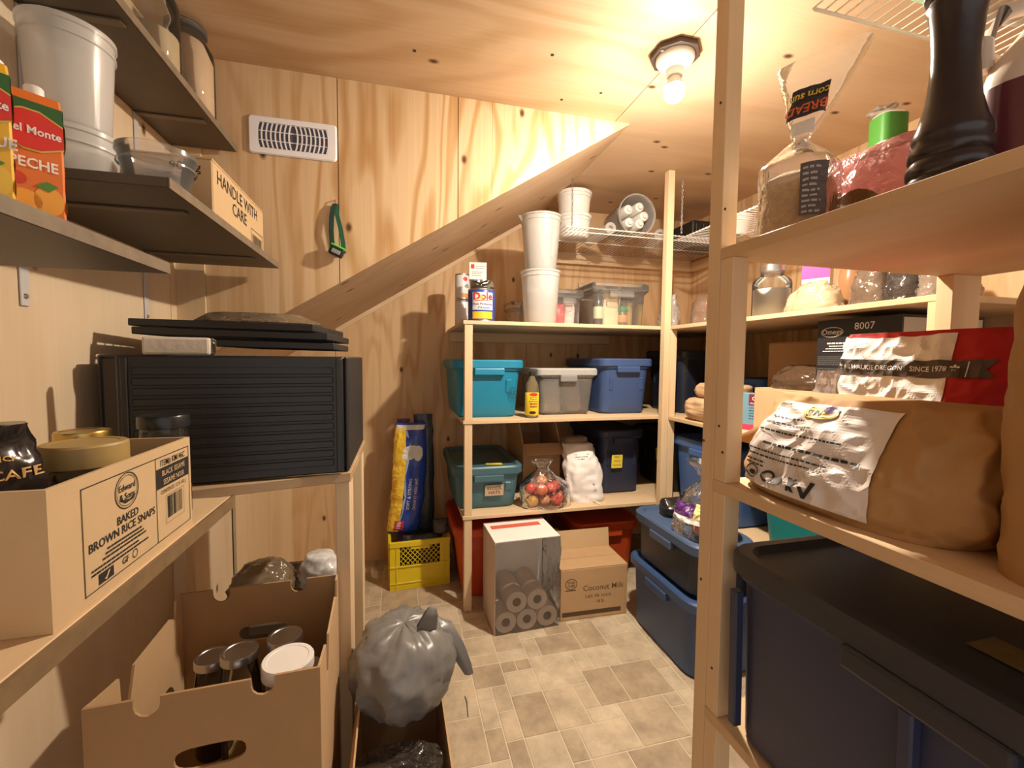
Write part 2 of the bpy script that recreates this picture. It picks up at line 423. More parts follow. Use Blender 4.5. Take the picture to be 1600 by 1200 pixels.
def jar(name, label, loc, r, h, lidm, content=None, fill=.8, lidr=None, lidh=.02, neck=.82, glass=None, cat='jar', ridges=False, rz=0):
    t = thing(name, label, cat, loc, rz); nr = lidr or r*neck; hb = h-lidh
    obj('glass_body', MB().lathe([(r*.9,0),(r,.008),(r,hb*.72),(r*.97,hb*.80),(nr*.98,hb*.93),(nr*.95,hb+lidh*.6)], 28), glass or M_glass, t, True)
    if content is not None:
        hc = hb*fill; q = [(r*.86,.004),(r*.94,.012),(r*.94,min(hc,hb*.70))]
        if hc > hb*.74: q.append((nr*.9, hc))
        obj('contents', MB().lathe(q, 24), content, t, True)
    n = 48 if ridges else 28
    prof = [(nr*1.02, hb), (nr*1.06, hb+.001), (nr*1.06, h-.003), (nr*1.02, h), (nr*.85, h), (nr*.82, h-.001)]
    mb = MB()
    if ridges:
        rings = [[((rr*(1.015 if i % 2 and 0 < k < 3 else 1))*cos(2*pi*i/n), (rr*(1.015 if i % 2 and 0 < k < 3 else 1))*sin(2*pi*i/n), z) for i in range(n)] for k, (rr, z) in enumerate(prof)]
        mb.loft(rings)
    else: mb.lathe(prof, n)
    obj('lid', mb, lidm, t, True, autos=30)
    return t

# ================================================================== THE ROOM
XL, XR, YD1, YD2, ZC, XC, XF, TS, YN = -.75, 2.11, 1.77, 2.87, 2.3235, .8995, .9706, .6235, -1.0
def zs(x): return ZC - (XF - x)*TS          # height of the stair soffit at x
# floor: grout sheet with stone-look tiles laid on it
M_grout = mat('floor_grout', (.60,.51,.385), .7, var=.08, vscale=30)
floor = structure(obj('floor', MB().box(XL-.1, XR+.1, YN, YD2+.1, -.06, -.002), M_grout))
def tilemat(i, c):
    m, nt, b = _new('stone_tile_%d' % i); L = nt.links.new; N = nt.nodes.new
    g = N('ShaderNodeNewGeometry'); n1 = N('ShaderNodeTexNoise'); n1.inputs['Scale'].default_value = 9; n1.inputs['Detail'].default_value = 6; n1.inputs['Roughness'].default_value = .65
    n2 = N('ShaderNodeTexNoise'); n2.inputs['Scale'].default_value = 60; n2.inputs['Detail'].default_value = 3
    L(g.outputs['Position'], n1.inputs['Vector']); L(g.outputs['Position'], n2.inputs['Vector'])
    mx = N('ShaderNodeMix'); mx.data_type = 'RGBA'; mx.inputs[6].default_value = C4([q*.72 for q in c]); mx.inputs[7].default_value = C4([min(1, q*1.22) for q in c])
    ad = N('ShaderNodeMath'); ad.operation = 'MULTIPLY_ADD'; ad.inputs[1].default_value = .35; L(n2.outputs['Fac'], ad.inputs[0])
    mr = N('ShaderNodeMapRange'); mr.inputs[1].default_value = .32; mr.inputs[2].default_value = .68; mr.inputs[3].default_value = -.15; mr.inputs[4].default_value = .8; L(n1.outputs['Fac'], mr.inputs[0]); L(mr.outputs[0], ad.inputs[2])
    L(ad.outputs[0], mx.inputs[0]); L(mx.outputs[2], b.inputs['Base Color']); b.inputs['Roughness'].default_value = .48
    return m
TM = [tilemat(0, (.50,.405,.285)), tilemat(1, (.455,.36,.25)), tilemat(2, (.54,.445,.32)), tilemat(3, (.40,.31,.21))]
rd = random.Random(11); UNIT = .064
gx0, gy0 = -.30, 1.05; nx, ny = 22, 29
used = [[False]*nx for _ in range(ny)]; tiles = []
for j in range(ny):
    for i in range(nx):
        if used[j][i]: continue
        opts = [(3,3),(3,2),(2,3),(2,2),(2,2),(2,1),(1,2),(1,1),(3,3),(2,2)]; rd.shuffle(opts); opts.append((1,1))
        for a, b_ in opts:
            if i+a <= nx and j+b_ <= ny and not any(used[j+q][i+p] for p in range(a) for q in range(b_)):
                for p in range(a):
                    for q in range(b_): used[j+q][i+p] = True
                tiles.append((i, j, a, b_)); break
_tm = {}
for i, j, a, b_ in tiles:
    k = (a, b_, rd.randrange(4))
    if k not in _tm:
        g = .0022; me = obj('floor_tile', MB().box(g, a*UNIT-g, g, b_*UNIT-g, -.004, 0), TM[k[2]], None, bevel=.0015)
        _tm[k] = me.data; bpy.data.objects.remove(me)
    o = bpy.data.objects.new('floor_tile', _tm[k]); COL.objects.link(o); o.parent = floor; o.location = (gx0+i*UNIT, gy0+j*UNIT, 0)
# the rest of the floor, mostly hidden under shelves and boxes, in plain squares
mb = MB()
for (xa, xb, ya, yb) in ((XL, -.302, -.9, YD2), (gx0+nx*UNIT+.002, XR, -.9, YD2), (-.30, gx0+nx*UNIT, -.9, gy0-.002)):
    x = xa
    while x < xb-.02:
        y = ya
        while y < yb-.02:
            mb.box(x+.002, min(x+.19, xb)-.002, y+.002, min(y+.19, yb)-.002, -.004, 0); y += .19
        x += .19
o = obj('floor_tiles', mb, TM[0], floor); o['kind'] = 'stuff'

# ceiling: two plywood sheets with a joint, and the underside of the stairs
ceil = structure(obj('ceiling', MB().box(XL-.1, XR+.1, YN, YD2+.1, ZC+.014, ZC+.06), M_ply_x))
obj('plywood_sheet', MB().box(XL, XC-.0015, YN, YD1, ZC, ZC+.012), M_ply_x, ceil)
obj('plywood_sheet', MB().prism([(XC+.0015, YN, ZC), (XR, YN, ZC), (XR, YD2, ZC), (XF, YD2, ZC), (XF, YD1, ZC), (XC+.0015, YD1, ZC)], (0,0,.012)), M_ply_s, ceil)
rdk = random.Random(5)
for (sx_, sy_) in ((-.28,1.1),(.15,1.25),(.05,1.55),(.5,1.45),(.62,1.68),(.35,1.02),(.75,1.6)):
    obj('screw_hole', MB().lathe([(.006,-.001),(.006,.001)], 10, (sx_, sy_, ZC)), M_black, ceil)
sof = structure(obj('ceiling_soffit', MB().prism([(XL, YD1+.012, zs(XL)), (XF, YD1+.012, ZC), (XF, YD2, ZC), (XL, YD2, zs(XL))], (0,0,.05)), M_ply_s))

# upper wall of the stairwell: plywood boards with open joints, cut along the stairs
wu = structure(obj('wall_upper', MB().prism([(XL, YD1+.012, zs(XL)+.004), (XF, YD1+.012, ZC), (XL, YD1+.012, ZC)], (0,.006,0)), M_black))
def upanel(x0, x1):
    poly = [(x0, YD1, zs(x0)), (x1, YD1, zs(x1)), (x1, YD1, ZC), (x0, YD1, ZC)]
    if x1 >= XF-.001: poly = [(x0, YD1, zs(x0)), (XF, YD1, ZC), (x0, YD1, ZC)]
    obj('plywood_board', MB().prism(poly, (0,.012,0)), M_ply_z, wu)
upanel(XL+.088, -.2225); upanel(-.2195, .2225); upanel(.2255, .36); upanel(.361, XF)
obj('corner_stud', MB().prism([(XL, YD1-.010, zs(XL)), (XL+.087, YD1-.010, zs(XL+.087)), (XL+.087, YD1-.010, ZC), (XL, YD1-.010, ZC)], (0,.022,0)), M_pine_z, wu)
# rear wall below the stairs
wb = structure(obj('wall_back', MB().box(XL-.1, XR+.1, YD2+.014, YD2+.08, -.05, ZC+.06), M_black))
obj('plywood_board', MB().prism([(XL, YD2, 0), (-.3895, YD2, 0), (-.3895, YD2, zs(-.3895)), (XL, YD2, zs(XL))], (0,.012,0)), M_ply_back, wb)
obj('plywood_board', MB().prism([(-.3865, YD2, 0), (.83, YD2, 0), (.83, YD2, zs(.83)), (-.3865, YD2, zs(-.3865))], (0,.012,0)), M_ply_back, wb)
obj('plywood_board', MB().prism([(.833, YD2, 0), (XR, YD2, 0), (XR, YD2, ZC), (XF, YD2, ZC), (.833, YD2, zs(.833))], (0,.012,0)), M_ply_back, wb)
_a = math.atan(TS)
obj('edge_strip', MB().prism([(-.385, YD2-.010, zs(-.385)-.001), (.9, YD2-.010, zs(.9)-.001), (.9, YD2-.010, zs(.9)-.03), (-.385, YD2-.010, zs(-.385)-.03)], (0,.010,0)), M_pine_x, wb)
obj('corner_stud', MB().box(XL, XL+.105, YD2-.040, YD2, 0, zs(XL)-.01), M_pine_z, wb)
# left wall
wl = structure(obj('wall_left', MB().box(XL-.08, XL-.014, YN, YD2+.08, -.05, ZC+.06), M_black))
obj('plywood_board', MB().box(XL-.012, XL, YN, .62, 0, ZC), M_ply_left, wl)
obj('plywood_board', MB().box(XL-.012, XL, .623, 1.7185, 0, ZC), M_ply_left, wl)
obj('plywood_board', MB().box(XL-.012, XL, 1.7215, 2.20, 0, 1.255), M_ply_left, wl)
obj('plywood_board', MB().box(XL-.012, XL, 1.7215, YD1, 1.256, ZC), M_ply_left, wl)
obj('plywood_board', MB().box(XL-.012, XL, 2.25, YD2-.04, 0, 1.255), M_pine_z, wl)
wr = structure(obj('wall_right', MB().box(XR, XR+.08, YN, YD2+.08, -.05, ZC+.06), M_ply_back))

# vent register on the upper wall
v = thing('vent_register', 'white plastic vent register with curved louvres high on the plywood wall', 'vent', (-.370, YD1, 2.0865))
W2, H2 = .146, .066
mb = MB(); outer = [(x, z) for x, z, _ in [(p[0], p[1], 0) for p in rrect(2*W2, 2*H2, .012, 0)]]; inner = [(p[0], p[1]) for p in rrect(2*W2-.062, 2*H2-.044, .003, 0)]
n = len(outer); vs = [(x, -.003, z) for x, z in outer] + [(x*.97, -.008, z*.94) for x, z in outer] + [(x, -.008, z) for x, z in inner] + [(x, -.001, z) for x, z in inner]
fs = []
for k in range(3):
    for i in range(n): fs.append((k*n+i, k*n+(i+1) % n, (k+1)*n+(i+1) % n, (k+1)*n+i))
mb.add(vs, fs); obj('faceplate', mb, mat('vent_white', (.88,.88,.93), .35), v, True, autos=25)
obj('duct_opening', MB().box(-W2+.032, W2-.032, -.001, -.0003, -H2+.023, H2-.023), mat('duct_dark', (.10,.10,.14), .8), v)
for k in range(16):
    x = -W2+.035+k*(2*W2-.07)/15; bow = (.006 if k < 8 else -.006)
    path = [(x - bow*(1-(q/4-1)**2)*1.2, -.007, -H2+.023+(2*H2-.046)*q/8) for q in range(9)]
    mb = MB()
    for a, b_ in zip(path[:-1], path[1:]): mb.add([(a[0]-.0028,-.0075,a[2]),(a[0]+.0028,-.0075,a[2]),(b_[0]+.0028,-.0075,b_[2]),(b_[0]-.0028,-.0075,b_[2]),(a[0]-.001,-.001,a[2]),(a[0]+.001,-.001,a[2]),(b_[0]+.001,-.001,b_[2]),(b_[0]-.001,-.001,b_[2])], [(0,1,2,3),(0,3,7,4),(1,5,6,2)])
    obj('louvre', mb, mat('vent_white', (.88,.88,.93), .35), v)
for zz in (-.016, .016): obj('cross_bar', MB().box(-W2+.034, W2-.034, -.004, -.002, zz-.0015, zz+.0015), mat('vent_white', (.8,.8,.86), .35), v)

# lamp: octagonal box plate, porcelain holder, lit bulb
lm = thing('ceiling_lamp', 'white porcelain lampholder with a lit bare bulb on the plywood ceiling', 'lamp', (.892, 1.335, ZC-.0005))
Rm = Matrix.Rotation(radians(22.5), 4, 'Z')
plate_ = obj('octagon_plate', MB().lathe([(.080,-.016),(.080,0)], 8, M=Rm), mat('bronze_plate', (.07,.045,.035), .5), lm)
for a in (20, 200): obj('screw', MB().lathe([(.005,-.020),(.005,-.016)], 10, (.068*cos(radians(a)), .068*sin(radians(a)), 0)), M_steel, plate_)
obj('lampholder', MB().lathe([(.024,-.078),(.027,-.074),(.028,-.055),(.040,-.046),(.056,-.034),(.062,-.024),(.062,-.016)], 32), M_white, lm, True)
obj('bulb_neck', MB().lathe([(.030,-.108),(.027,-.098),(.020,-.085),(.016,-.074)], 24), M_white, lm, True)
mb = MB(); prof = [(.0008,-.158)] + [(.033*sin(q*pi/14), -.125-.033*cos(q*pi/14)) for q in range(1, 8)] + [(.0325,-.118),(.030,-.1082)]
mb.lathe(prof, 20)
bm_ = bpy.data.materials.new('lit_bulb'); bm_.use_nodes = True; nt = bm_.node_tree; nt.nodes.clear()
e = nt.nodes.new('ShaderNodeEmission'); e.inputs[0].default_value = (1.0, .87, .70, 1)
gn = nt.nodes.new('ShaderNodeNewGeometry'); sx_ = nt.nodes.new('ShaderNodeSeparateXYZ'); mr = nt.nodes.new('ShaderNodeMapRange')   # an LED globe throws most of its light downwards
mr.inputs[1].default_value = -1; mr.inputs[2].default_value = -.22; mr.inputs[3].default_value = BULB_POWER; mr.inputs[4].default_value = BULB_POWER*.03
nt.links.new(gn.outputs['Normal'], sx_.inputs[0]); nt.links.new(sx_.outputs[2], mr.inputs[0]); nt.links.new(mr.outputs[0], e.inputs[1])
ou = nt.nodes.new('ShaderNodeOutputMaterial'); nt.links.new(e.outputs[0], ou.inputs[0])
obj('bulb', mb, bm_, lm, True)

# headlamp on a hook
h = thing('headlamp', 'small headlamp with dark green elastic strap hanging from a hook on the plywood', 'headlamp', (-.232, YD1-.004, 1.668))
GS = mat('green_strap', (.012,.045,.03), .8, bump=.2, bscale=300)
def ribbon(pts, wd, m, name, parent, th=.0015):
    mb = MB(); P_ = [Vector(p) for p in pts]; rings = []
    for p in P_: rings.append([p+Vector((-wd/2,-th,0)), p+Vector((wd/2,-th,0)), p+Vector((wd/2,th,0)), p+Vector((-wd/2,th,0))])
    mb.loft(rings); return obj(name, mb, m, parent)
ribbon([(-.012,-.010,.045),(-.014,-.014,.10),(-.012,-.012,.15),(-.006,-.010,.185),(.0,-.006,.20)], .017, GS, 'strap', h)
ribbon([(.028,-.008,.02),(.026,-.012,.06),(.018,-.012,.11),(.006,-.011,.16),(.002,-.006,.20)], .016, mat('green_strap2', (.015,.10,.055), .8), 'strap', h)
M_ = Matrix.Translation((.004,-.018,.022)) @ Matrix.Rotation(radians(24), 4, 'Y')
obj('lamp_body', MB().box(-.026,.026,-.014,.010,-.016,.018, M_), mat('black_rubber', (.012,.013,.013), .4), h, bevel=.006, seg=2)
obj('lens', MB().box(-.016,.016,-.0165,-.013,-.010,.006, M_), mat('grey_lens', (.25,.28,.28), .15), h, bevel=.002)
obj('green_trim', MB().box(-.027,.027,-.0145,.008,.014,.022, M_), mat('lime_plastic', (.10,.62,.08), .4), h, bevel=.003)
obj('hook', MB().tube([(.0,.003,.215),(0,-.008,.213),(0,-.010,.203),(0,-.006,.198)], .0018), mat('copper', (.5,.18,.08), .4, metal=.6), h)

# ================================================================== SHELVING
Z1, Z2, Z3, ST = .50, .99, 1.49, .019
def unit(name, label, base):
    t = thing(name, label, 'shelving unit', base)
    def part(nm, x0, x1, y0, y1, z0, z1, m, bevel=.0015):
        return obj(nm, MB().box(x0-base[0], x1-base[0], y0-base[1], y1-base[1], z0-base[2], z1-base[2]), m, t, bevel=bevel)
    return t, part
ub, P_ = unit('shelving_unit', 'open pine and plywood shelving unit along the rear wall', (.86, 2.50, 0))
for z in (Z1, Z2, Z3):
    P_('shelf', .300, 1.437, 2.160, YD2-.001, z-ST, z, M_shelf_x)
    P_('cleat', .31, 1.43, YD2-.040, YD2-.002, z-ST-.062, z-ST-.0005, M_pine_x)
for a, b_ in ((0, Z1), (Z1, Z2), (Z2, Z3)):
    P_('post', .308, .348, 2.165, 2.203, a, b_-ST, M_pine_z)
P_('wall_ledger', .84, XR-.04, YD2-.040, YD2-.001, 1.955, 2.02, M_pine_x)
ur, P_ = unit('shelving_unit', 'open pine shelving unit along the right wall, meeting the rear one in the corner', (1.78, 1.86, 0))
for z in (Z1, Z2, Z3):
    P_('shelf', 1.440, XR-.002, .875, YD2-.001, z-ST, z, M_shelf_y)
P_('post', 1.400, 1.4385, 2.1195, 2.1585, 0, ZC-.002, M_pine_z)
for a, b_ in ((0, Z1), (Z1, Z2), (Z2, Z3)):
    P_('post', 1.441, 1.480, 2.12, 2.158, a, b_-ST, M_pine_z)
    P_('post', 1.441, 1.480, .876, .914, a, b_-ST, M_pine_z)
P_('wall_ledger', XR-.040, XR-.001, .9, YD2-.042, 1.955, 2.02, M_pine_y)
un, P_ = unit('shelving_unit', 'nearest pine shelving unit with a double post, holding flour bags and the largest tote', (1.03, .30, 0))
NZ = (.52, 1.040, 1.540)
for z in NZ: P_('shelf', .664, 1.40, -.45, .8085, z-.024, z, M_shelf_y)
P_('post', .665, .704, .8095, .848, 0, ZC-.002, M_pine_z)
P_('post', 1.300, 1.395, .772, .8085, 0, NZ[0]-.024, M_pine_z); P_('post', 1.300, 1.395, .772, .8085, NZ[0], NZ[1]-.024, M_pine_z); P_('post', 1.300, 1.395, .772, .8085, NZ[1], NZ[2]-.024, M_pine_z)
for a, b_ in ((0, NZ[0]), (NZ[0], NZ[1]), (NZ[1], NZ[2])):
    P_('post', .665, .704, .771, .8085, a, b_-.024, M_pine_z)
for (y_, z_) in ((.842,1.12),(.795,1.16),(.782,1.105),(.835,.80),(.79,.62),(.80,1.62),(.825,1.85)):
    obj('nail', MB().lathe([(.003,0),(.0028,.0012)], 8, M=Matrix.Translation((.665-1.03, y_-.30, z_)) @ Matrix.Rotation(-pi/2, 4, 'Y')), M_black, un)
# wire shelves hung under the ceiling
WZ = 2.02
M_wire = mat('white_coated_wire', (.74,.72,.68), .35)
def wire_shelf(label, x0, x1, y0, y1, z, along='Y', step=.026):
    t = thing('wire_shelf', label, 'wire shelf', ((x0+x1)/2, (y0+y1)/2, z), group='wire shelves under the ceiling'); hx, hy = (x1-x0)/2, (y1-y0)/2
    mb = MB()
    if along == 'Y':
        x = -hx
        while x <= hx: mb.tube([(x,-hy,0),(x,hy,0)], .0018, 5); x += step
    else:
        y = -hy
        while y <= hy: mb.tube([(-hx,y,0),(hx,y,0)], .0018, 5); y += step
    o = obj('wire_deck', mb, M_wire, t, True); o['kind'] = 'stuff'
    for s in (-1, 0, 1):
        if along == 'Y': obj('rail', MB().tube([(-hx, s*hy*.99, -.004),(hx, s*hy*.99, -.004)], .0035, 6), M_wire, t, True)
        else: obj('rail', MB().tube([(s*hx*.99, -hy, -.004),(s*hx*.99, hy, -.004)], .0035, 6), M_wire, t, True)
    if along == 'Y': obj('lip_rail', MB().tube([(-hx,-hy,-.03),(hx,-hy,-.03)], .003, 6), M_wire, t, True)
    return t
wire_shelf('white wire shelf hung over the rear shelving, holding pails and a clear bucket', .87, 2.06, 2.26, 2.825, WZ+.006)
wire_shelf('white wire shelf along the right wall, holding the green labelled tub', 1.52, 2.06, .95, 2.22, WZ-.035, 'X')
wire_shelf('white wire shelf in the top right corner, above the pepper mill', .82, 1.44, -.3, .755, WZ, 'Y')
def chain(label, x, y, z0, z1):
    t = thing('chain', label, 'chain', (x, y, z0), group='hanging chains'); n = int((z1-z0)/.017); mb = MB()
    for k in range(n):
        c = (k+.5)*(z1-z0)/n; pts = []
        for q in range(11):
            a = 2*pi*q/10; dx, dz = .0045*cos(a), .0115*sin(a)
            pts.append((dx, 0, c+dz) if k % 2 else (0, dx, c+dz))
        mb.tube(pts, .0013, 4, False)
    obj('links', mb, M_steel, t, True)
    obj('ceiling_hook', MB().tube([(0,0,z1-z0-.012),(.004,0,z1-z0-.006),(0,0,z1-z0)], .0025, 6), M_steel, t, True)
chain('steel chain beside the white pails', .905, 2.262, WZ+.006, ZC)
chain('steel chain near the corner post, over the right wire shelf', 1.56, 2.225, WZ+.006, ZC)

# dark wall shelves on the left
def wall_shelf(label, x1, y0, y1, ztop, brackets, th=.02):
    t = thing('wall_shelf', label, 'shelf', ((XL+x1)/2, (y0+y1)/2, ztop-th)); hx = (x1-XL)/2-.0005; hy = (y1-y0)/2
    obj('board', MB().box(-hx, hx, -hy, hy, 0, th), M_dark_shelf, t, bevel=.002)
    obj('front_edge', MB().box(hx, hx+.002, -hy, hy, 0, th), mat('worn_edge', (.19,.14,.09), .6, var=.35, vscale=40), t)
    for by in brackets:
        y = by-(y0+y1)/2
        b_ = obj('bracket', MB().box(-hx+.0005, -hx+.004, y-.011, y+.011, -.215, -.001), mat('grey_bracket', (.55,.53,.52), .4), t, bevel=.001)
        obj('bracket_arm', MB().box(-hx+.004, hx*.8, y-.010, y+.010, -.0045, -.001), mat('dark_bracket', (.16,.125,.085), .5), b_)
        obj('screw', MB().lathe([(.006,0),(.004,.003)], 10, M=Matrix.Translation((-hx+.004, y, -.195)) @ Matrix.Rotation(pi/2, 4, 'Y')), M_steel, b_)
    return t
wall_shelf('dark laminate wall shelf carrying the two juice cartons', -.42, .25, .963, 1.474, (.5,))
wall_shelf('dark laminate wall shelf under the HANDLE WITH CARE box', -.42, .972, 1.735, 1.635, (1.123, 1.569))
wall_shelf('topmost dark laminate wall shelf, under the flour jars', -.55, .45, 1.752, 2.030, (.75, 1.15, 1.55))
# deep left shelf and the stand of the dehydrator
ls = thing('low_shelf', 'deep plywood shelf on the left wall under the rice snaps box', 'shelf', (-.557, .58, .965))
obj('board', MB().box(-.1925, .182, -1.0, .515, 0, .02), M_shelf_y, ls, bevel=.002)
obj('front_edge', MB().box(.1825, .188, -1.0, .515, -.006, .0195), mat('brown_edge', (.20,.125,.06), .6, var=.35, vscale=40), ls)
st = thing('dehydrator_stand', 'rough plywood stand with one leg under the black dehydrator', 'stand', (-.44, 1.43, 0))
obj('top_board', MB().prism([(-.3095, -.40+.075, .958), (.305, -.245+.075, .958), (.305, .32, .958), (-.3095, .32, .958)], (0,0,.026)), wood('brown_board', (.46,.32,.19), (.30,.19,.09), 'X', rings=4, contrast=.5, knots=0), st, bevel=.002)
obj('leg', MB().box(.262, .300, -.155, -.066, 0, .957), M_pine_z, st, bevel=.002)
obj('leg', MB().box(.262, .300, .24, .31, 0, .957), M_pine_z, st, bevel=.002)
obj('leg', MB().box(-.3095, -.272, .24, .31, 0, .957), M_pine_z, st, bevel=.002)

# ================================================================== REAR SHELVING: TOP SHELF
E_ = .0005
P_can = mat('can_label_white', (.72,.72,.74), .4)
for k, (z, lab) in enumerate(((Z3, 'lower of two white labelled cans at the left end of the top shelf'), (Z3+.152, 'upper white labelled can with a red dot, at the left end of the top shelf'))):
    t = can('tin_can', lab, (.352, 2.58, z+E_), .042, .150, P_can)
    if k:
        prints('red_dot', [('c', .012, .118, .013, .012)], cyl(.042*.985, eps=.0022), M_red, t)
        prints('lettering', [('t','dh',.022,.078,.03)], cyl(.042*.985, eps=.0022), M_black, t)
    prints('orange_band', [('r',-.01,.012,.045,.035)], cyl(.042*.985, eps=.002), mat('orange_label', (.62,.27,.06), .5), t)
t = can('pineapple_can', 'large blue and yellow pineapple can on the top shelf above the left post', (.413, 2.285, Z3+E_), .070, .172, mat('can_blue', (.035,.075,.42), .35))
cm = cyl(.070*.985, eps=.002); cm2 = cyl(.070*.985, eps=.003)
prints('white_panel', [('r',-.06,.060,.052,.150)], cm, mat('label_white', (.78,.76,.72), .4), t)
prints('fruit_panel', [('r',-.06,.016,.05,.052)], cm, mat('label_yellow', (.85,.55,.03), .4), t)
prints('logo', [('t','Dole',-.004,.128,.052,0,.03)], cm2, M_red, t)
prints('sun', [('c',-.010,.124,.008,.008)], cyl(.070*.985, eps=.0036), mat('label_yellow', (.85,.55,.03), .4), t)
prints('red_rule', [('r',-.042,.106,.030,.109)], cm2, M_red, t)
prints('lettering', [('t','Pure Pineapple',-.005,.090,.017),('t',"d'Ananas",0,.072,.017)], cm2, mat('label_blue_ink', (.05,.09,.4), .5), t)
t = thing('foil_tray', 'crushed foil lid and black cord heaped on the pineapple can', 'foil', (.413, 2.285, Z3+.173))
obj('foil', crumple(MB().lathe([(.055,0.006),(.062,.012),(.060,.040),(.03,.046),(.001,.044)], 24), .010, 40, 3), mat('crushed_foil', (.45,.45,.42), .25, metal=.9, bump=.6, bscale=60), t)
pts = [(.05*cos(a*.9)*(1-.02*a), -.02+.045*sin(a*.9), .026+.010*sin(a*2.1)) for a in [q*.35 for q in range(40)]]
obj('cord', MB().tube(pts, .004, 5), M_black, t, True)
t = thing('medicine_box', 'small white packet with a red mark standing on the foil above the pineapple can', 'box', (.395, 2.30, Z3+.2225), radians(-8))
obj('carton', MB().box(-.045,.045,-.028,.028,0,.088), M_whitepaper, t, bevel=.001)
prints('red_mark', [('r',-.036,.055,-.018,.078)], onfront(-.028), M_red, t)
prints('lettering', lines(-.012,.038,.066,2,.009,.004)+lines(-.03,.034,.038,3,.009,.004,5), onfront(-.028), mat('grey_ink', (.25,.25,.27), .6), t)

def bucket(name, label, loc, r0, r1, h, m, lip=True, spout=False, lid=None, cat='bucket'):
    t = thing(name, label, cat, loc)
    prof = [(r0*.94,0),(r0,.006),(r1,h-.012),(r1*1.05,h-.010),(r1*1.05,h-.001),(r1*.99,h),(r1*.97,h-.004),(r0*.97,.010),(r0*.5,.008)]
    obj('body', MB().lathe(prof, 36), m, t, True, autos=50)
    for z in (h-.03,): obj('collar', MB().lathe([(r1*.985,z-.004),(r1*1.03,z-.003),(r1*1.03,z+.001),(r1*.99,z+.002)], 36, c0=False, c1=False), m, t, True)
    if spout: obj('spout', MB().prism([(-r1*.97, -.02, h-.004), (-r1*1.2, 0, h+.002), (-r1*.97, .02, h-.004), (-r1*.96, 0, h-.045)], (.002,0,0)), m, t)
    if lid: obj('lid', MB().lathe([(r1*1.07,h-.014),(r1*1.08,h-.012),(r1*1.08,h+.002),(r1*1.05,h+.004),(r1*.9,h+.004),(r1*.88,h+.001)], 36), lid, t, True, autos=30)
    return t
bucket('milky_pitcher', 'tall milky plastic container standing on the top shelf under the pitcher', (.745, 2.31, Z3+E_), .088, .106, .288, M_milky)
t = bucket('measuring_pitcher', 'tall milky measuring pitcher with scale marks stacked on another container', (.745, 2.31, Z3+.290), .084, .108, .292, M_milky, spout=True, cat='pitcher')
mp_ = cyl(.098, 0, -pi/2, eps=.0105)
prints('scale_marks', [('r',.028,.06,.0295,.25)]+[('r',.020,.07+k*.028,.040,.0715+k*.028) for k in range(7)], mp_, mat('pale_grey_ink', (.35,.35,.36), .6), t)
tote('clear_bin', 'small clear bin behind the tall milky container', (.705, 2.68, Z3+E_), .12, .20, .16, (1,1,1), material=M_milky2, lidmat=M_milky2, taper=.9, r=.02, panel=False, backhandle=False)
t = tote('clear_bin', 'clear bin with red and white packets on the top shelf', (.955, 2.56, Z3+E_), .19, .32, .215, (1,1,1), material=M_milky2, lidmat=M_milky2, r=.02, panel=False, backhandle=False)
rd = random.Random(4)
def packet(name, label, loc, w, d, h, m, rz=0, cat='packet', seed=0, lean=0, band=None, amp=.006, peak=.15):
    P = sackfn(w, d, h, seed, amp, 3.2 if peak < .3 else 2.5, lambda t: (1-peak*t**(6 if peak < .3 else 2.2), (.9-.75*t**3)), lambda t: (0, lean*t), 22)
    o = obj(name, sackmesh(P, 18, 36), m, None, True, autos=70); o.location = loc; o.rotation_euler = (0,0,rz); tag(o, label, cat)
    if band is not None: prints('print', band[0], sackmap(P, eps=.002), band[1], o)
    return o
for k, (x, y, m, lab) in enumerate(((.918, 2.48, (.62,.06,.06), 'red packet at the front of the small clear bin'), (.99, 2.50, (.70,.55,.50), 'pink and white packet inside the small clear bin'))):
    packet('food_packet', lab, (x, y, Z3+.013), .065, .06, .13+.02*k, mat('packet_%d' % k, m, .4), rz=rd.uniform(-.4,.4), seed=k)
t = tote('clear_bin', 'large clear bin crowded with jars and packets on the top shelf', (1.232, 2.47, Z3+E_), .36, .36, .250, (1,1,1), material=M_milky2, lidmat=M_milky2, r=.025, panel=False, backhandle=False, taper=.88)
def bottle(name, label, loc, r, h, m, capm, caph=.025, neckr=.4, labelm=None, shoulder=.62, cat='bottle', lz=(.2,.55)):
    t = thing(name, label, cat, loc)
    obj('body', MB().lathe([(r*.92,0),(r,.006),(r,h*shoulder),(r*.9,h*(shoulder+.08)),(r*neckr*1.1,h*.86),(r*neckr,h-caph)], 24), m, t, True)
    obj('cap', MB().lathe([(r*neckr*1.15,h-caph),(r*neckr*1.2,h-caph+.002),(r*neckr*1.2,h-.002),(r*neckr*1.05,h)], 20), capm, t, True)
    if labelm: obj('label_sleeve', MB().lathe([(r+.0005,h*lz[0]),(r+.001,h*lz[0]+.001),(r+.001,h*lz[1]-.001),(r+.0005,h*lz[1])], 24, c0=False, c1=False), labelm, t, True)
    return t
bottle('sauce_bottle', 'dark bottle with a black cap inside the large clear bin', (1.135, 2.40, Z3+.013), .028, .20, mat('dark_sauce', (.05,.03,.025), .2), M_black, labelm=mat('pale_green_label', (.55,.62,.40), .5), neckr=.6)
packet('snack_packet', 'orange and cream packet at the front of the large clear bin', (1.215, 2.41, Z3+.013), .10, .06, .20, mat('packet_cream', (.72,.58,.36), .45), seed=9)
bottle('green_lidded_jar', 'green capped jar inside the large clear bin', (1.295, 2.405, Z3+.013), .032, .12, mat('herb_jar', (.16,.12,.05), .3), mat('green_cap', (.02,.25,.12), .4), .03, .9, labelm=mat('orange_band2', (.6,.28,.12), .5))
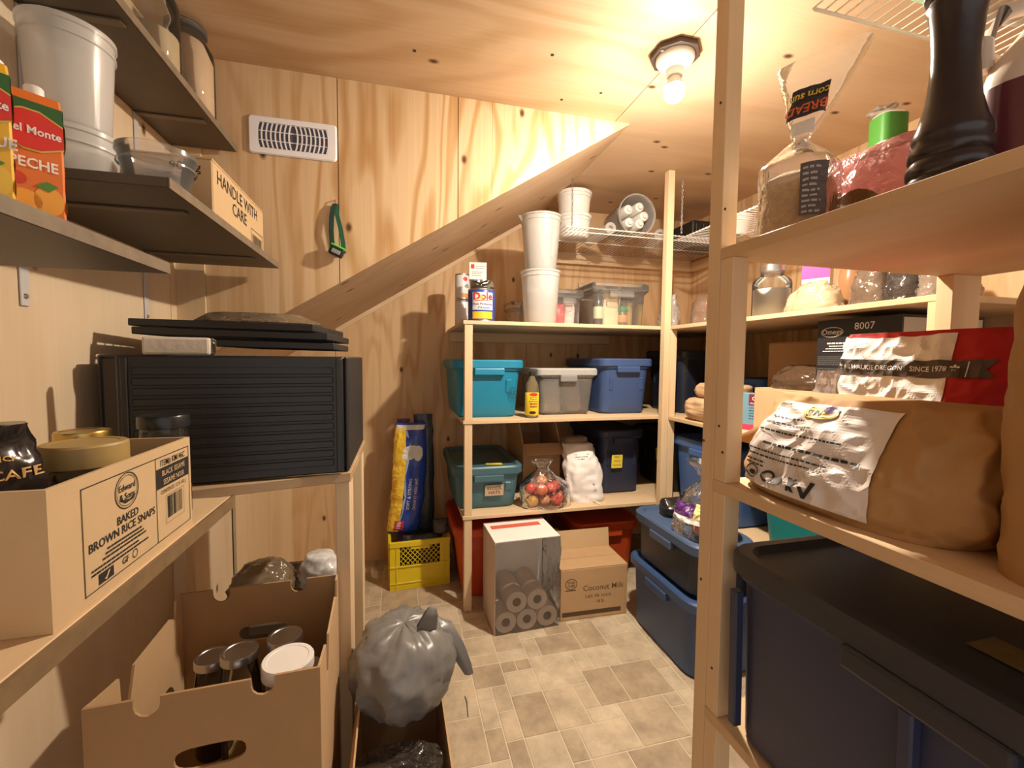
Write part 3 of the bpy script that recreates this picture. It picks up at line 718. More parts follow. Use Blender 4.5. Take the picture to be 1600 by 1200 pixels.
bottle('oil_bottle', 'golden oil bottle at the right end of the large clear bin', (1.352, 2.44, Z3+.013), .026, .17, mat('golden_oil', (.45,.30,.08), .15), mat('brown_cap', (.16,.08,.05), .4), neckr=.7)
packet('spice_packet', 'reddish brown packet at the back of the large clear bin', (1.29, 2.54, Z3+.013), .10, .06, .21, mat('packet_brown', (.33,.16,.12), .5), seed=12)
packet('pasta_bag', 'pale pointed bag standing behind the large clear bin', (1.20, 2.745, Z3+E_), .11, .10, .32, clear('pale_bag', (.95,.93,.9), body=.55, gloss=1, rough=.2, bump=.4, bodycol=(.75,.68,.58)), seed=14)
packet('kraft_pouch', 'tan pouch leaning behind the large clear bin', (1.35, 2.75, Z3+E_), .16, .08, .29, mat('kraft_pouch', (.50,.34,.18), .7, bump=.2, bscale=40), seed=15)
packet('dark_seam_pouch', 'dark edged clear pouch behind the smaller clear bin', (1.065, 2.76, Z3+E_), .12, .07, .28, clear('grey_bag', (.9,.88,.86), body=.4, gloss=1.2, rough=.15, bump=.5, bodycol=(.5,.45,.42)), seed=16)
packet('dark_seam_pouch', 'brown clear pouch right of the milky containers', (.905, 2.78, Z3+E_), .09, .06, .30, mat('brown_pouch', (.22,.13,.09), .5), seed=17)
# ---- on the wire shelf
WT = WZ+.0085
p0 = bucket('white_pail', 'upper of two stacked white pails on the wire shelf', (1.02, 2.52, WT+.137), .090, .098, .130, M_white, lid=M_white, cat='pail')
p1_ = dup(p0, (1.02, 2.52, WT), label='lower of two stacked white pails on the wire shelf')
for q in (p0, p1_): q['group'] = 'white pails on the wire shelf'
t = thing('clear_bucket', 'clear bucket lying on its side on the wire shelf, mouth to the room', 'bucket', (1.345, 2.34, WT+.122))
R_ = Matrix.Rotation(pi/2, 4, 'X')
obj('body', MB().lathe([(.090,-.26),(.092,-.255),(.112,-.012),(.120,-.010),(.120,0),(.114,.001),(.109,-.012),(.089,-.245),(.05,-.247)], 36, M=R_), clear('bucket_clear', (1,1,1), body=.38, rough=.2, gloss=1, bodycol=(.95,.94,.92)), t, True)
obj('handle_lug', MB().box(-.125,-.108,.0,.02,-.01,.03), M_milky2, t, bevel=.003)
for k, (x, z) in enumerate(((-.046,.032),(.026,.052),(-.038,-.042),(.030,-.044),(.058,.002))):
    c = thing('white_bottle', ('white bottle at the upper left inside the clear bucket', 'white bottle at the upper middle inside the clear bucket', 'white bottle at the lower left inside the clear bucket', 'white bottle at the lower middle inside the clear bucket', 'white bottle at the right inside the clear bucket')[k], 'bottle', (1.345+x, 2.36, WT+.122+z), group='white bottles in the clear bucket')
    obj('body', MB().lathe([(.029,-.20),(.029,-.02),(.026,-.005),(.012,0),(.0115,.008),(.001,.0085)], 24, M=R_), M_white, c, True)
    obj('cap', MB().lathe([(.0145,.0),(.0145,.010),(.008,.0125),(.0078,.006),(.001,.006)], 16, M=R_), M_whitepaper, c, True)
for k, (x, y, a, ln) in enumerate(((1.186, 2.36, 0, .30), (1.535, 2.40, -20, .30))):
    t = thing('rolled_liner', ('white roll of bags lying left of the clear bucket', 'white roll of bags lying right of the clear bucket')[k], 'roll', (x, y, WT+.036), radians(a), group='white rolls on the wire shelf')
    obj('roll', MB().lathe([(.034,-ln),(.034,0),(.016,.0),(.0158,-.03),(.001,-.03)], 24, M=R_), M_milky, t, True)
t = thing('black_crate', 'black ridged crate on the wire shelf in the far right corner', 'crate', (1.90, 2.53, WT))
obj('body', MB().box(-.13,.13,-.12,.12,0,.15), mat('black_plastic', (.012,.012,.014), .35), t, bevel=.006)
for k in range(5): obj('rib', MB().box(-.11+k*.05,-.085+k*.05,-.128,-.12,.02,.13), mat('black_plastic', (.012,.012,.014), .35), t, bevel=.003)
bucket('white_bowl', 'small white bowl on the right wire shelf behind the double post', (1.79, 2.06, WZ-.033), .055, .075, .10, M_white, cat='bowl')
bucket('white_bowl', 'ribbed white tub on the right wire shelf, seen right of the double post', (1.72, 1.69, WZ-.033), .05, .062, .09, M_milky, cat='bowl')
t = can('orange_tin', 'small orange and black tin on the right wire shelf beside the bread', (1.84, 1.80, WZ-.033), .045, .13, mat('orange_tin', (.55,.16,.05), .4))
t = thing('green_label_tub', 'white tub with a green label on the right wire shelf', 'tub', (1.66, 1.205, WZ-.033), radians(-15)); t.scale = (1,1,1.25)
obj('body', MB().loft([rrect(.085,.075,.018,0), rrect(.09,.08,.02,.01), rrect(.09,.08,.02,.13), rrect(.075,.065,.02,.145)]), M_white, t, True, autos=40)
obj('label_sleeve', MB().loft([rrect(.0915,.0815,.02,.06), rrect(.0915,.0815,.02,.135)], False, False), mat('green_label', (.05,.20,.025), .5), t, True)
obj('picture', MB().lathe([(.022,0),(.022,.001)], 16, M=Matrix.Translation((0,-.0405,.035)) @ R_), mat('food_picture', (.72,.38,.26), .5), t)
obj('lid', MB().box(-.045,.03,-.04,.02,.147,.16, Matrix.Rotation(radians(-9),4,'Y')), M_milky2, t, bevel=.006)
t = thing('blue_packet', 'dark blue striped packet beside the green labelled tub', 'packet', (1.66, 1.04, WZ-.033))
obj('carton', MB().box(-.05,.05,-.07,.07,0,.05), mat('navy_packet', (.05,.07,.14), .5), t, bevel=.002)
prints('stripes', [('r',-.066,.012,.066,.016),('r',-.066,.024,.066,.028)], flat((-.05,0,0),(0,-1,0),(0,0,1)), M_whiteink, t)

# ================================================================== REAR SHELVING: MIDDLE SHELF
TEAL, BLUE, NAVY, TGREY = (.010,.215,.37), (.045,.085,.215), (.020,.026,.058), (.055,.150,.19)
ORNG = (.50,.055,.012)
t = tote('teal_tote', 'bright teal lidded tote on the middle rear shelf beside the left post', (.445, 2.50, Z2+E_), .38, .58, .305, TEAL)
prints('marker_circle', [('o',.13,.13,.022,.030,.0025),('t','15',.13,.13,.03,0,0)], flat((0,-.5*.86*.58*.97-.017,0),(1,0,0),(0,-.05,1)), M_black, t)
t = bottle('lemon_juice_bottle', 'clear bottle with a yellow label and black cap between two totes', (.675, 2.215, Z2+E_), .036, .245, clear('pale_juice', (.97,.93,.75), body=.3, gloss=1, rough=.08, bodycol=(.75,.62,.35)), M_black, .022, .40, mat('lemon_label', (.85,.62,.03), .45), .66, lz=(.06,.55))
cm = cyl(.036, eps=.002)
prints('red_badge', [('c',0,.125,.022,.009)], cm, M_red, t)
prints('lettering', lines(-.026,.026,.108,4,.010,.0045,3,True)+[('t','LEMON',0,.06,.012)], cm, mat('green_ink', (.04,.13,.03), .6), t)
prints('red_lettering', lines(-.026,.026,.072,2,.010,.004,8,True), cm, M_red, t)
prints('picture', [('c',-.006,.030,.018,.008)], cm, M_black, t)
tote('clear_tote', 'clear lidded tote with a grey latch and wrapped food inside', (.90, 2.47, Z2+E_), .36, .43, .262, (1,1,1), material=clear('clear_tote_plastic', (1,1,1), body=.20, rough=.18, gloss=1.2, bodycol=(.95,.94,.92)), lidmat=M_milky, handle=mat('grey_latch', (.22,.22,.21), .5), taper=.84, panel=False, r=.03, hw=.10, lidh=.03)
packet('flour_bag', 'white wrapped bag lying in the clear latched tote', (.825, 2.40, Z2+.014), .13, .20, .17, clear('white_wrap', (.9,.9,.9), body=.75, gloss=1.3, rough=.15, bump=.5, bodycol=(.8,.76,.7)), seed=21)
packet('grain_bag', 'crinkled clear bag of pale grain in the right half of the latched tote', (.965, 2.42, Z2+.014), .12, .20, .19, clear('grain_wrap', (.9,.88,.85), body=.55, gloss=1.5, rough=.12, bump=.8, bodycol=(.68,.52,.38)), seed=22)
tote('blue_tote', 'blue lidded tote on the middle rear shelf beside the corner post', (1.252, 2.52, Z2+E_), .335, .58, .318, BLUE)
# ================================================================== REAR SHELVING: LOW SHELF
t = tote('grey_teal_tote', 'long grey-teal tote with a taped paper label on the low shelf', (.445, 2.50, Z1+E_), .38, .58, .235, TGREY, lidcol=(.05,.125,.155))
prints('paper_label', [('r',-.048,.075,.052,.135)], flat((.03,-.246-.012,0),(1,0,0),(0,-.12,1)), mat('tan_tape', (.55,.42,.28), .8), t)
prints('handwriting', [('t','WOOL',.002,.116,.026,.03,0),('t','HATS',.002,.092,.026,0,0)], flat((.03,-.246-.012,0),(1,0,0),(0,-.12,1),.0016), M_black, t)
prints('sticky_note', [('p',[(-.04,-.19),(.05,-.215),(.055,-.16),(-.03,-.15)])], flat((.04,0,.222),(1,0,0),(0,1,0),.0025), M_yellow, t)
t = carton_open('open_carton', 'open brown carton with a folded out flap behind the apples', (.81, 2.632, Z1+E_), .23, .38, .30, M_card, flaps=(('-', .10, 118), ('l', .13, 12), ('r', .13, -14)))
prints('tape', [('r',-.12,.07,-.09,.10)], flat((-.115,0,0),(0,-1,0),(0,0,1)), M_whitepaper, t)
# bag of apples
AP = [mat('apple_%d' % k, c, .3, var=.35, vscale=25) for k, c in enumerate(((.55,.07,.05),(.60,.14,.06),(.52,.28,.07),(.58,.22,.09)))]
def apple(name='apple'):
    mb = MB(); n = 20; rings = []
    for k in range(13):
        a = pi*k/12; r = sin(a)*(1+.06*cos(a)); z = cos(a)*.93
        z -= .22*math.exp(-(r/.30)**2)*(1 if cos(a) > 0 else 0); z += .12*math.exp(-(r/.25)**2)*(1 if cos(a) < 0 else 0)
        r = max(r, .01); rings.append([(r*cos(2*pi*i/n)*.0328, r*sin(2*pi*i/n)*.0328, -z*.0328) for i in range(n)])
    mb.loft(rings[::1]); return mb
ame = [apple() for _ in range(1)][0]
pos = [(.655,2.215,0,2),(.725,2.225,0,3),(.790,2.215,0,0),(.835,2.27,0,1),(.69,2.275,0,1),(.765,2.285,0,0),(.705,2.205,.066,1),(.655,2.255,.062,0),(.765,2.225,.066,0),(.72,2.262,.098,3),(.80,2.262,.064,0)]
descr = ['yellow apple at the lower left of the clear bag','pale orange apple low in the middle of the clear bag','red apple low at the right of the clear bag','orange apple at the right end of the clear bag','apple at the bottom back left of the clear bag','apple at the bottom back of the clear bag','streaked red apple at the front middle of the clear bag','red apple at the upper left of the clear bag','red apple at the upper right of the clear bag','topmost apple in the clear bag','apple at the upper back right of the clear bag']
for (x, y, dz, k), dsc in zip(pos, descr):
    t = thing('apple', dsc, 'apple', (x+.03, y, Z1+.034+dz), rd.uniform(0,6), 'apples in the clear bag', rx=rd.uniform(-.5,.5))
    mb = MB(); mb.v = list(ame.v); mb.f = list(ame.f)
    fr_ = obj('fruit', mb, AP[k], t, True, autos=80)
    obj('stem', MB().tube([(0,0,.020),(.003,0,.034)], .0015, 5), mat('apple_stem', (.12,.07,.03), .8), fr_)
P = sackfn(.28, .17, .25, 31, .006, 2.3, lambda t: ((1, 1) if t < .45 else (max(.16, 1-(t-.45)*2.2), max(.2, 1-(t-.45)*2.1)) if t < .82 else (.19+(t-.82)*1.5, .22+(t-.82))), lambda t: (-.03*t, 0), 14)
o = obj('produce_bag', sackmesh(P, 24, 40, True, False), M_film, None, True, autos=80); o.location = (.772, 2.243, Z1+E_); tag(o, 'clear plastic bag with a gathered neck around the apples', 'plastic bag')
# white paper sack, leaning
P = sackfn(.21, .15, .31, 41, .016, 2.5, lambda t: (1.0-.25*t**4, 1-.35*t**3), lambda t: (-.03*t+.015, .075*t*t), 11)
o = obj('paper_sack', sackmesh(P, 28, 44), mat('sack_paper', (.76,.71,.68), .65, bump=.3, bscale=30), None, True, autos=60); o.location = (1.012, 2.290, Z1+E_); tag(o, 'crumpled white paper sack leaning on the navy tote', 'paper bag')
obj('rolled_top', crumple(MB().box(-.085,.055,.07,.15,.30,.345), .008, 20, 5), mat('sack_brown_top', (.25,.17,.12), .7), o, bevel=.01)
prints('print', [('t','R',.03,.10,.02),('t','B',.03,.075,.02)], sackmap(P), mat('faded_ink', (.25,.27,.33), .7), o)
prints('small_print', lines(-.05,.05,.26,3,.012,.004,7), sackmap(P), mat('faded_ink', (.25,.27,.33), .7), o)
obj('drawstring', MB().tube([(.03,-.07,.014),(.045,-.112,.008),(.05,-.126,.006)], .003, 5), M_whitepaper, o)
t = tote('navy_tote', 'tall navy tote with a square yellow note on the low rear shelf', (1.278, 2.575, Z1+E_), .30, .52, .385, NAVY, taper=.9)
mpn = flat((0,-.5*.52*.9*.97-.016,0),(1,0,0),(0,-.06,1))
prints('sticky_note', [('r',-.075,.16,-.005,.24)], mpn, M_yellow, t)
prints('handwriting', [('t','MISC',-.04,.226,.018,0,0),('t','WILD',-.04,.203,.018,0,0),('t','CANDLE',-.04,.178,.014,0,0)], flat((0,-.5*.52*.9*.97-.016,0),(1,0,0),(0,-.06,1),.0015), M_black, t)

# ================================================================== REAR FLOOR
tote('orange_tote', 'long orange-red tote on the floor behind the left post', (.525, 2.50, E_), .52, .56, .40, ORNG, rz=radians(0), r=.09, taper=.80, panel=False)
tote('orange_tote', 'orange-red tote on the floor behind the coconut milk box', (1.165, 2.52, E_), .42, .54, .36, (.50,.065,.012), r=.07, panel=False)
# pack of paper rolls
t = thing('roll_pack', 'film wrapped pack of paper rolls with a white side panel on the floor', 'pack', (.577, 2.065, 0), radians(2))
w_, d_, h_ = .325, .25, .445
obj('side_panel', MB().box(-w_/2,-w_/2+.004,-d_/2,d_/2,E_,h_), mat('pack_side', (.62,.52,.45), .6, var=.1, vscale=10), t)
obj('top_panel', MB().box(-w_/2,w_/2,-d_/2,d_/2,h_,h_+.004), M_whitepaper, t)
prints('red_band', [('r',-.14,.03,.12,.075)], flat((0,0,h_+.004),(1,0,0),(0,1,0)), mat('faded_red', (.60,.12,.08), .6), t)
obj('back_panel', MB().box(-w_/2,w_/2,d_/2-.004,d_/2,E_,h_), M_whitepaper, t)
film = MB().grid(lambda u, v: Vector((-w_/2+w_*u, -d_/2-.004, .004+(h_-.004)*v)), 24, 30)
film.grid(lambda u, v: Vector((w_/2+.004, -d_/2+d_*u, .004+(h_-.004)*v)), 16, 30)
obj('film_wrap', crumple(film, .005, 12, 8), clear('pack_film_haze', (1,1,1), body=.14, rough=.12, gloss=1.3, bump=.7, bscale=9, bodycol=(.62,.56,.5)), t, True, autos=80)  # grey-brown body colour stands in for the haze of reflections on the film
M_roll = mat('brown_paper_roll', (.66,.53,.42), .9, bump=.2, bscale=50)
kk = 0
rl = None
for z, xs in ((.0525,(-.105,0,.105)), (.1435,(-.0525,.0525)), ):
    for x in xs:
        c = Matrix.Rotation(radians(2), 4, 'Z') @ Vector((x, -.118, z))
        loc = (.577+c.x, 2.065+c.y, c.z)
        lab = ('lower left paper roll in the wrapped pack','lower middle paper roll in the wrapped pack','lower right paper roll in the wrapped pack','upper left paper roll in the wrapped pack','upper right paper roll in the wrapped pack')[kk]
        if rl is None:
            rl = thing('paper_roll', lab, 'paper roll', loc, radians(2), 'paper rolls in the wrapped pack')
            obj('paper', MB().lathe([(.021,0),(.050,0),(.0515,-.003),(.0515,-.220),(.050,-.223),(.021,-.223)], 32, M=R_, c0=False, c1=False), M_roll, rl, True)
            obj('core', MB().lathe([(.021,-.001),(.021,-.222),(.0195,-.222),(.0195,-.001)], 24, M=R_, c0=False, c1=False), M_card3, rl, True)
        else: dup(rl, loc, None, lab)
        kk += 1
# coconut milk carton
t = carton_closed('coconut_milk_carton', 'brown Coconut Milk carton on the floor right of the roll pack', (.942, 2.075, E_), .36, .225, .262, M_card, radians(-1.5))
mpc = onfront(-.1125)
prints('lettering', [('t','Coconut Milk',.048,.155,.040,0,.004,1.0),('t','Lait de coco',.02,.115,.028,0,.003),('t','18 %',.03,.083,.022)], mpc, mat('brown_ink', (.14,.085,.04), .7), t)
prints('emblem', [('o',-.125,.185,.032,.028,.004),('t','THAI',-.125,.192,.019,0,.03),('t','CHEF',-.125,.175,.017,0,.03),('r',-.155,.150,-.10,.156)], mpc, mat('brown_ink', (.14,.085,.04), .7), t)
prints('bottom_band', [('r',-.17,.02,.145,.042)], mpc, mat('dark_brown_ink', (.08,.045,.02), .7), t)
obj('raised_flap', MB().box(-.18,.18,-.002,.002,0,.10, Matrix.Translation((0,.1105,.262)) @ Matrix.Rotation(radians(-8),4,'X')), M_card2, t)
# jugs behind
t = thing('milk_jug', 'translucent jug with a yellow cap between the roll pack and the carton', 'jug', (.86, 2.335, E_))
obj('body', MB().loft([rrect(.13,.13,.03,0), rrect(.14,.14,.03,.02), rrect(.14,.14,.03,.17), rrect(.10,.10,.04,.23), rrect(.045,.045,.022,.275), rrect(.045,.045,.022,.29)]), M_milky, t, True)
obj('handle', MB().tube([(.02,-.05,.275),(.06,-.065,.265),(.075,-.07,.22),(.06,-.07,.18)], .012, 8), M_milky, t, True)
obj('cap', MB().lathe([(.026,.285),(.026,.31),(.022,.314)], 20), M_yellow, t, True)
# yellow milk crate
t = thing('milk_crate', 'yellow plastic milk crate with a lattice window on the floor', 'crate', (.094, 2.615, E_), radians(2.5))
MY = mat('crate_yellow', (.72,.55,.012), .4)
w_, d_, h_ = .335, .31, .275
obj('base', MB().box(-w_/2,w_/2,-d_/2,d_/2,0,.012), MY, t)
for s in (-1, 1):
    for a in (0, 1):
        # long walls: lower panel, top rim, window posts
        def B(nm, u0, u1, z0, z1, th0=0, th1=.008):
            if a == 0: y0, y1 = sorted((s*(d_/2-th0), s*(d_/2-th1))); bb = MB().box(u0*w_, u1*w_, y0, y1, z0, z1)
            else: x0, x1 = sorted((s*(w_/2-th0), s*(w_/2-th1))); bb = MB().box(x0, x1, u0*(d_-.02), u1*(d_-.02), z0, z1)
            return obj(nm, bb, MY, t, bevel=.0015)
        B('wall_panel', -.5, .5, .013, .135); B('rim', -.5, .5, .245, h_, -.006, .010); B('ledge', -.5, .5, .128, .138, -.006, 0); B('ledge', -.5, .5, .035, .043, -.005, 0)
        B('corner_post', -.5, -.33, .136, .246); B('corner_post', .33, .5, .136, .246); B('rib', -.40, -.375, .013, .246, -.005, 0); B('rib', .375, .40, .013, .246, -.005, 0)
        bars = MB()
        L_ = (w_ if a == 0 else d_-.02)*.33
        k = -L_-.10
        while k < L_+.10:
            for sg in (1, -1):
                p = []
                for q in range(13):
                    z = .138+.106*q/12; u = k+sg*(z-.191)*.9
                    if -L_ <= u <= L_: p.append((u, z))
                if len(p) > 1:
                    (u0, z0), (u1, z1) = p[0], p[-1]
                    if a == 0: bars.tube([(u0, s*(d_/2-.004), z0), (u1, s*(d_/2-.004), z1)], .0022, 4)
                    else: bars.tube([(s*(w_/2-.004), u0, z0), (s*(w_/2-.004), u1, z1)], .0022, 4)
            k += .026
        obj('lattice', bars, MY, t)
        if a == 0: B('handle_grip', -.16, .16, .225, .246)
packet('dark_bag', 'dark bag inside the yellow crate', (.11, 2.555, .014), .24, .13, .26, mat('dark_bag', (.02,.018,.02), .4), seed=51)
packet('dark_bag', 'grey crumpled bag hanging over the right back of the yellow crate', (.225, 2.575, .278), .09, .12, .07, mat('grey_bag_dark', (.09,.08,.075), .5), seed=52)
# paper towel pack standing in the crate
def prof(t): return (1-.10*(2*t-1)**6+.02*sin(t*26), .9-.5*(2*t-1)**8)
P = sackfn(.185, .13, .64, 61, .007, 3.0, prof, lambda t: (.045*t-.01+.02*sin(t*3.0), .02*t), 10)
t = obj('paper_towel_pack', sackmesh(P, 44, 48), mat('towel_blue', (.02,.06,.40), .25), None, True, autos=70); t.location = (.012, 2.60, .281); t.rotation_euler = (0,0,radians(-4)); tag(t, 'tall blue and yellow pack of paper towels standing on the yellow crate', 'paper towels')
sm = sackmap(P, eps=.0022); sm2 = sackmap(P, eps=.0036)
prints('yellow_side', [('r',-.090,.012,-.022,.62)], sm, mat('towel_yellow', (.80,.52,.05), .3), t)
prints('pale_wave', [('p',[(-.024,.05),(-.012,.12),(-.004,.22),(-.018,.34),(-.004,.42),(.004,.52),(-.012,.60),(-.024,.60)])], sackmap(P, eps=.0030), mat('towel_pale', (.42,.52,.60), .3), t)
prints('white_cloud', [('c',.012,.485,.048,.032),('c',-.008,.455,.035,.022),('c',.045,.47,.025,.045)], sm2, mat('towel_white', (.72,.70,.66), .35), t)
prints('white_cloud_top', [('r',-.08,.605,.08,.632)], sm, mat('towel_white', (.72,.70,.66), .35), t)
prints('lettering', [('t','SOFT & STRONG',.012,.235,.024,pi/2,.006),('t','DOUX ET RESISTANT',.044,.235,.019,pi/2,.006)], sm2, mat('white_ink', (.8,.8,.78), .6), t)
prints('orange_lettering', [('t','PAPER TOWELS',-.068,.25,.020,pi/2,.004)], sm2, mat('orange_ink', (.65,.22,.02), .5), t)
prints('red_badge', [('r',-.050,.022,.004,.082)], sackmap(P, eps=.0044), mat('badge_red', (.58,.04,.10), .4), t)
prints('number', [('t','100',-.023,.052,.030,pi/2,.02)], sackmap(P, eps=.0056), M_whiteink, t)
packet('berry_bag', 'dark blue printed bag standing behind the paper towel pack', (.13, 2.712, .014), .13, .085, .945, mat('berry_bag', (.03,.035,.05), .3, var=.9, vscale=60), seed=63)
packet('purple_bag', 'small purple bag left of the dark blue bag behind the paper towels', (.012, 2.712, .014), .08, .07, .92, mat('purple_bag', (.12,.03,.20), .3), seed=64)
# blue totes beside the aisle
tote('aisle_tote', 'lower blue tote of the stack of two beside the aisle', (1.335, 1.69, E_), .54, .46, .335, (.035,.075,.185), rz=-pi/2, panel=False, r=.07, taper=.92)
tote('aisle_tote', 'upper dark tote with a blue lid on the stack beside the aisle, under the onions', (1.272, 1.69, .3365), .52, .30, .225, (.022,.030,.050), lidcol=(.06,.10,.19), rz=-pi/2, panel=False, r=.07, taper=.92)
# clear bag of onions
ON = mat('onion_skin', (.50,.20,.11), .4, var=.25, vscale=30)
for k, (x, y, z, dsc) in enumerate(((1.215,1.545,0,'reddish onion at the front left of the clear printed bag'),(1.275,1.515,0,'reddish onion at the front right of the clear printed bag'),(1.245,1.60,0,'reddish onion at the back of the clear printed bag'),(1.25,1.55,.056,'reddish onion on top in the clear printed bag'))):
    t = thing('onion', dsc, 'onion', (x, y, .5625+.031+z), k, 'onions in the printed bag')
    obj('bulb', MB().lathe([(.004,-.031),(.020,-.026),(.031,-.008),(.031,.008),(.020,.024),(.006,.032),(.003,.042)], 20), ON, t, True)
P = sackfn(.25, .21, .30, 71, .010, 2.3, lambda t: ((1, 1) if t < .35 else (max(.14, 1-(t-.35)*2.0), max(.16, 1-(t-.35)*2.0)) if t < .78 else (.16+(t-.78)*2.4, .18+(t-.78)*1.6)), lambda t: (-.01*t, .05*t), 15)
t = obj('onion_bag', sackmesh(P, 30, 44, True, False), M_film, None, True, autos=80); t.location = (1.25, 1.565, .5620); t.rotation_euler = (0,0,radians(-60)); tag(t, 'clear bag with a purple and yellow printed band holding onions on the tote stack', 'plastic bag')
sm = sackmap(P, eps=.002)
prints('white_band', [('r',-.105,.062,.105,.085)], sm, M_whitepaper, t)
prints('purple_band', [('r',-.105,.087,-.01,.135)], sm, mat('purple_print', (.10,.02,.17), .4), t)
prints('yellow_band', [('r',-.005,.087,.095,.140)], sm, mat('cream_yellow_print', (.72,.62,.24), .4), t)
prints('dark_block', [('r',.055,.07,.085,.12)], sackmap(P, eps=.0034), M_black, t)
packet('black_bag', 'black bag lying behind the onion bag on the tote stack', (1.30, 1.83, .5625), .15, .12, .07, mat('black_bag', (.02,.017,.016), .3), seed=73)

# ================================================================== RIGHT WALL SHELVING
# top: bags, jars
def cbag(label, loc, w, d, h, bodycol, body=.5, seed=0, rz=-pi/3, name='plastic_bag'):
    return packet(name, label, loc, w, d, h, clear('bag_%d' % seed, (.94,.93,.92), body=body, gloss=1.4, rough=.14, bump=.7, bodycol=bodycol), rz=rz, cat='plastic bag', seed=seed, amp=.011, peak=.5)
cbag('white and silver bag on the top shelf next to the corner post', (1.56, 2.32, Z3+E_), .12, .10, .20, (.75,.72,.68), .7, 81)
cbag('clear bag with a dark fold on the top shelf in the corner', (1.62, 2.10, Z3+E_), .12, .10, .17, (.45,.30,.22), .5, 82)
cbag('clear bag with red packets on the top shelf left of the double post', (1.62, 1.93, Z3+E_), .15, .12, .19, (.60,.16,.10), .5, 83)
bottle('blue_cap_bottle', 'clear bottle with a blue cap behind the red packets', (1.80, 2.20, Z3+E_), .04, .23, M_milky2, mat('blue_cap', (.05,.12,.45), .4), neckr=.7)
t = jar('glass_jar', 'big glass jar half full of white powder right of the double post', (1.60, 1.615, Z3+E_), .078, .235, M_steel, mat('white_powder', (.70,.68,.64), .9), .62, neck=.6, lidh=.03)
t = thing('pink_carton', 'white carton with a pink top between the glass jar and the black capped bottle', 'carton', (1.72, 1.50, Z3+E_), radians(-62))
obj('carton', MB().box(-.05,.05,-.03,.03,0,.24), M_whitepaper, t, bevel=.001)
prints('pink_top', [('r',-.05,.16,.05,.24)], onfront(-.03), mat('pink_print', (.75,.05,.32), .5), t)
prints('red_lettering', [('t','BOX',-.01,.10,.035,0,.02)]+lines(-.04,.04,.06,2,.012,.005), onfront(-.03), M_red, t)
cbag('clear bag of pale flour slumped on the top shelf edge', (1.565, 1.38, Z3+E_), .215, .14, .12, (.78,.62,.40), .8, 84, -pi/2, name='flour_bag')
bottle('brown_bottle', 'brown bottle with a wide black cap behind the flour bag', (1.70, 1.335, Z3+E_), .048, .205, mat('brown_bottle', (.30,.15,.07), .2), M_black, .028, .75)
for k, (x, y, w_, h_, c, bd, lab) in enumerate(((1.62,1.205,.125,.15,(.24,.17,.12),.75,'clear bag of dark brown beans on the top right shelf'), (1.60,1.085,.105,.14,(.07,.055,.05),.75,'clear bag of black beans on the top right shelf'), (1.60,.99,.08,.13,(.42,.33,.26),.7,'small tan bag on the top right shelf near its end'), (1.58,.915,.065,.10,(.50,.20,.13),.75,'reddish bag at the near end of the top right shelf'))):
    cbag(lab, (x, y, Z3+E_), w_, .09, h_, c, bd, 90+k, -pi/2, name='bean_bag')
cbag('white crinkled bag behind the dark beans', (1.80, 1.22, Z3+E_), .18, .12, .22, (.78,.72,.64), .7, 96)
# middle
tote('dark_tote', 'dark navy tote on the middle right shelf in the corner', (1.75, 2.38, Z2+E_), .40, .40, .37, (.012,.016,.030), rz=-pi/2)
tote('blue_lid_tote', 'navy tote with a bright blue lid behind the two tan paper bags', (1.905, 1.935, Z2+E_), .30, .37, .22, (.014,.018,.032), lidcol=(.03,.10,.33), rz=-pi/2)
packet('chip_bag', 'red and gold snack bag standing by the corner post', (1.475, 2.20, Z2+E_), .07, .06, .22, mat('gold_snack', (.50,.34,.12), .4, bump=.3, bscale=40), rz=-.9, seed=101, band=([('r',-.032,.07,.0,.19)], mat('snack_red', (.60,.05,.02), .4)))
def paperbag(name, label, loc, w, d, h, seed, col=(.44,.27,.13), rz=0, amp=.012, prf=None, n=2.8, cat='paper bag', freq=9, lean=lambda t: (0,0), nt=26, nth=60):
    P = sackfn(w, d, h, seed, amp, n, prf or (lambda t: (1-.12*(2*t-1)**4, 1-.22*(2*t-1)**4)), lean, freq)
    o = obj(name, sackmesh(P, nt, nth), mat('kraft_%02d' % int(col[0]*100), col, .75, var=.1, vscale=10, bump=.25, bscale=35), None, True, autos=60)
    o.location = loc; o.rotation_euler = (0,0,rz); tag(o, label, cat); return o, P
paperbag('kraft_bag', 'lower tan paper bag lying over the right shelf edge left of the double post', (1.58, 1.88, Z2+E_), .34, .25, .115, 103, (.52,.34,.19), -pi/2, .016)
paperbag('kraft_bag', 'upper tan paper bag lying on another one left of the double post', (1.60, 1.90, Z2+.117), .28, .20, .075, 104, (.50,.33,.18), -pi/2, .010)
t = thing('baking_box', 'small blue carton with a maroon emblem beside the kraft carton', 'carton', (1.545, 1.64, Z2+E_), radians(-60))
obj('carton', MB().box(-.045,.045,-.03,.03,0,.165), mat('pale_blue_carton', (.16,.33,.43), .5), t, bevel=.001)
prints('emblem_panel', [('r',-.006,.112,.040,.162)], onfront(-.03), mat('maroon_print', (.20,.02,.05), .5), t)
prints('emblem', [('o',.017,.143,.009,.009,.003),('t','Almond',.017,.121,.011)], onfront(-.03,eps=.0014), M_whiteink, t)
prints('lettering', lines(-.004,.040,.10,5,.012,.004,4), onfront(-.03), mat('navy_ink', (.03,.06,.16), .6), t)
prints('red_foot', [('r',-.045,.0,.045,.026)], onfront(-.03), mat('pink_red_print', (.55,.04,.11), .5), t)
prints('white_side', lines(-.028,.028,.14,8,.015,.005,6), flat((-.045,0,0),(0,-1,0),(0,0,1)), M_whiteink, t)
carton_closed('kraft_carton', 'plain tan carton on the right shelving behind the blue baking carton', (1.615, 1.445, Z2+E_), .29, .22, .195, M_card2, -pi/2)
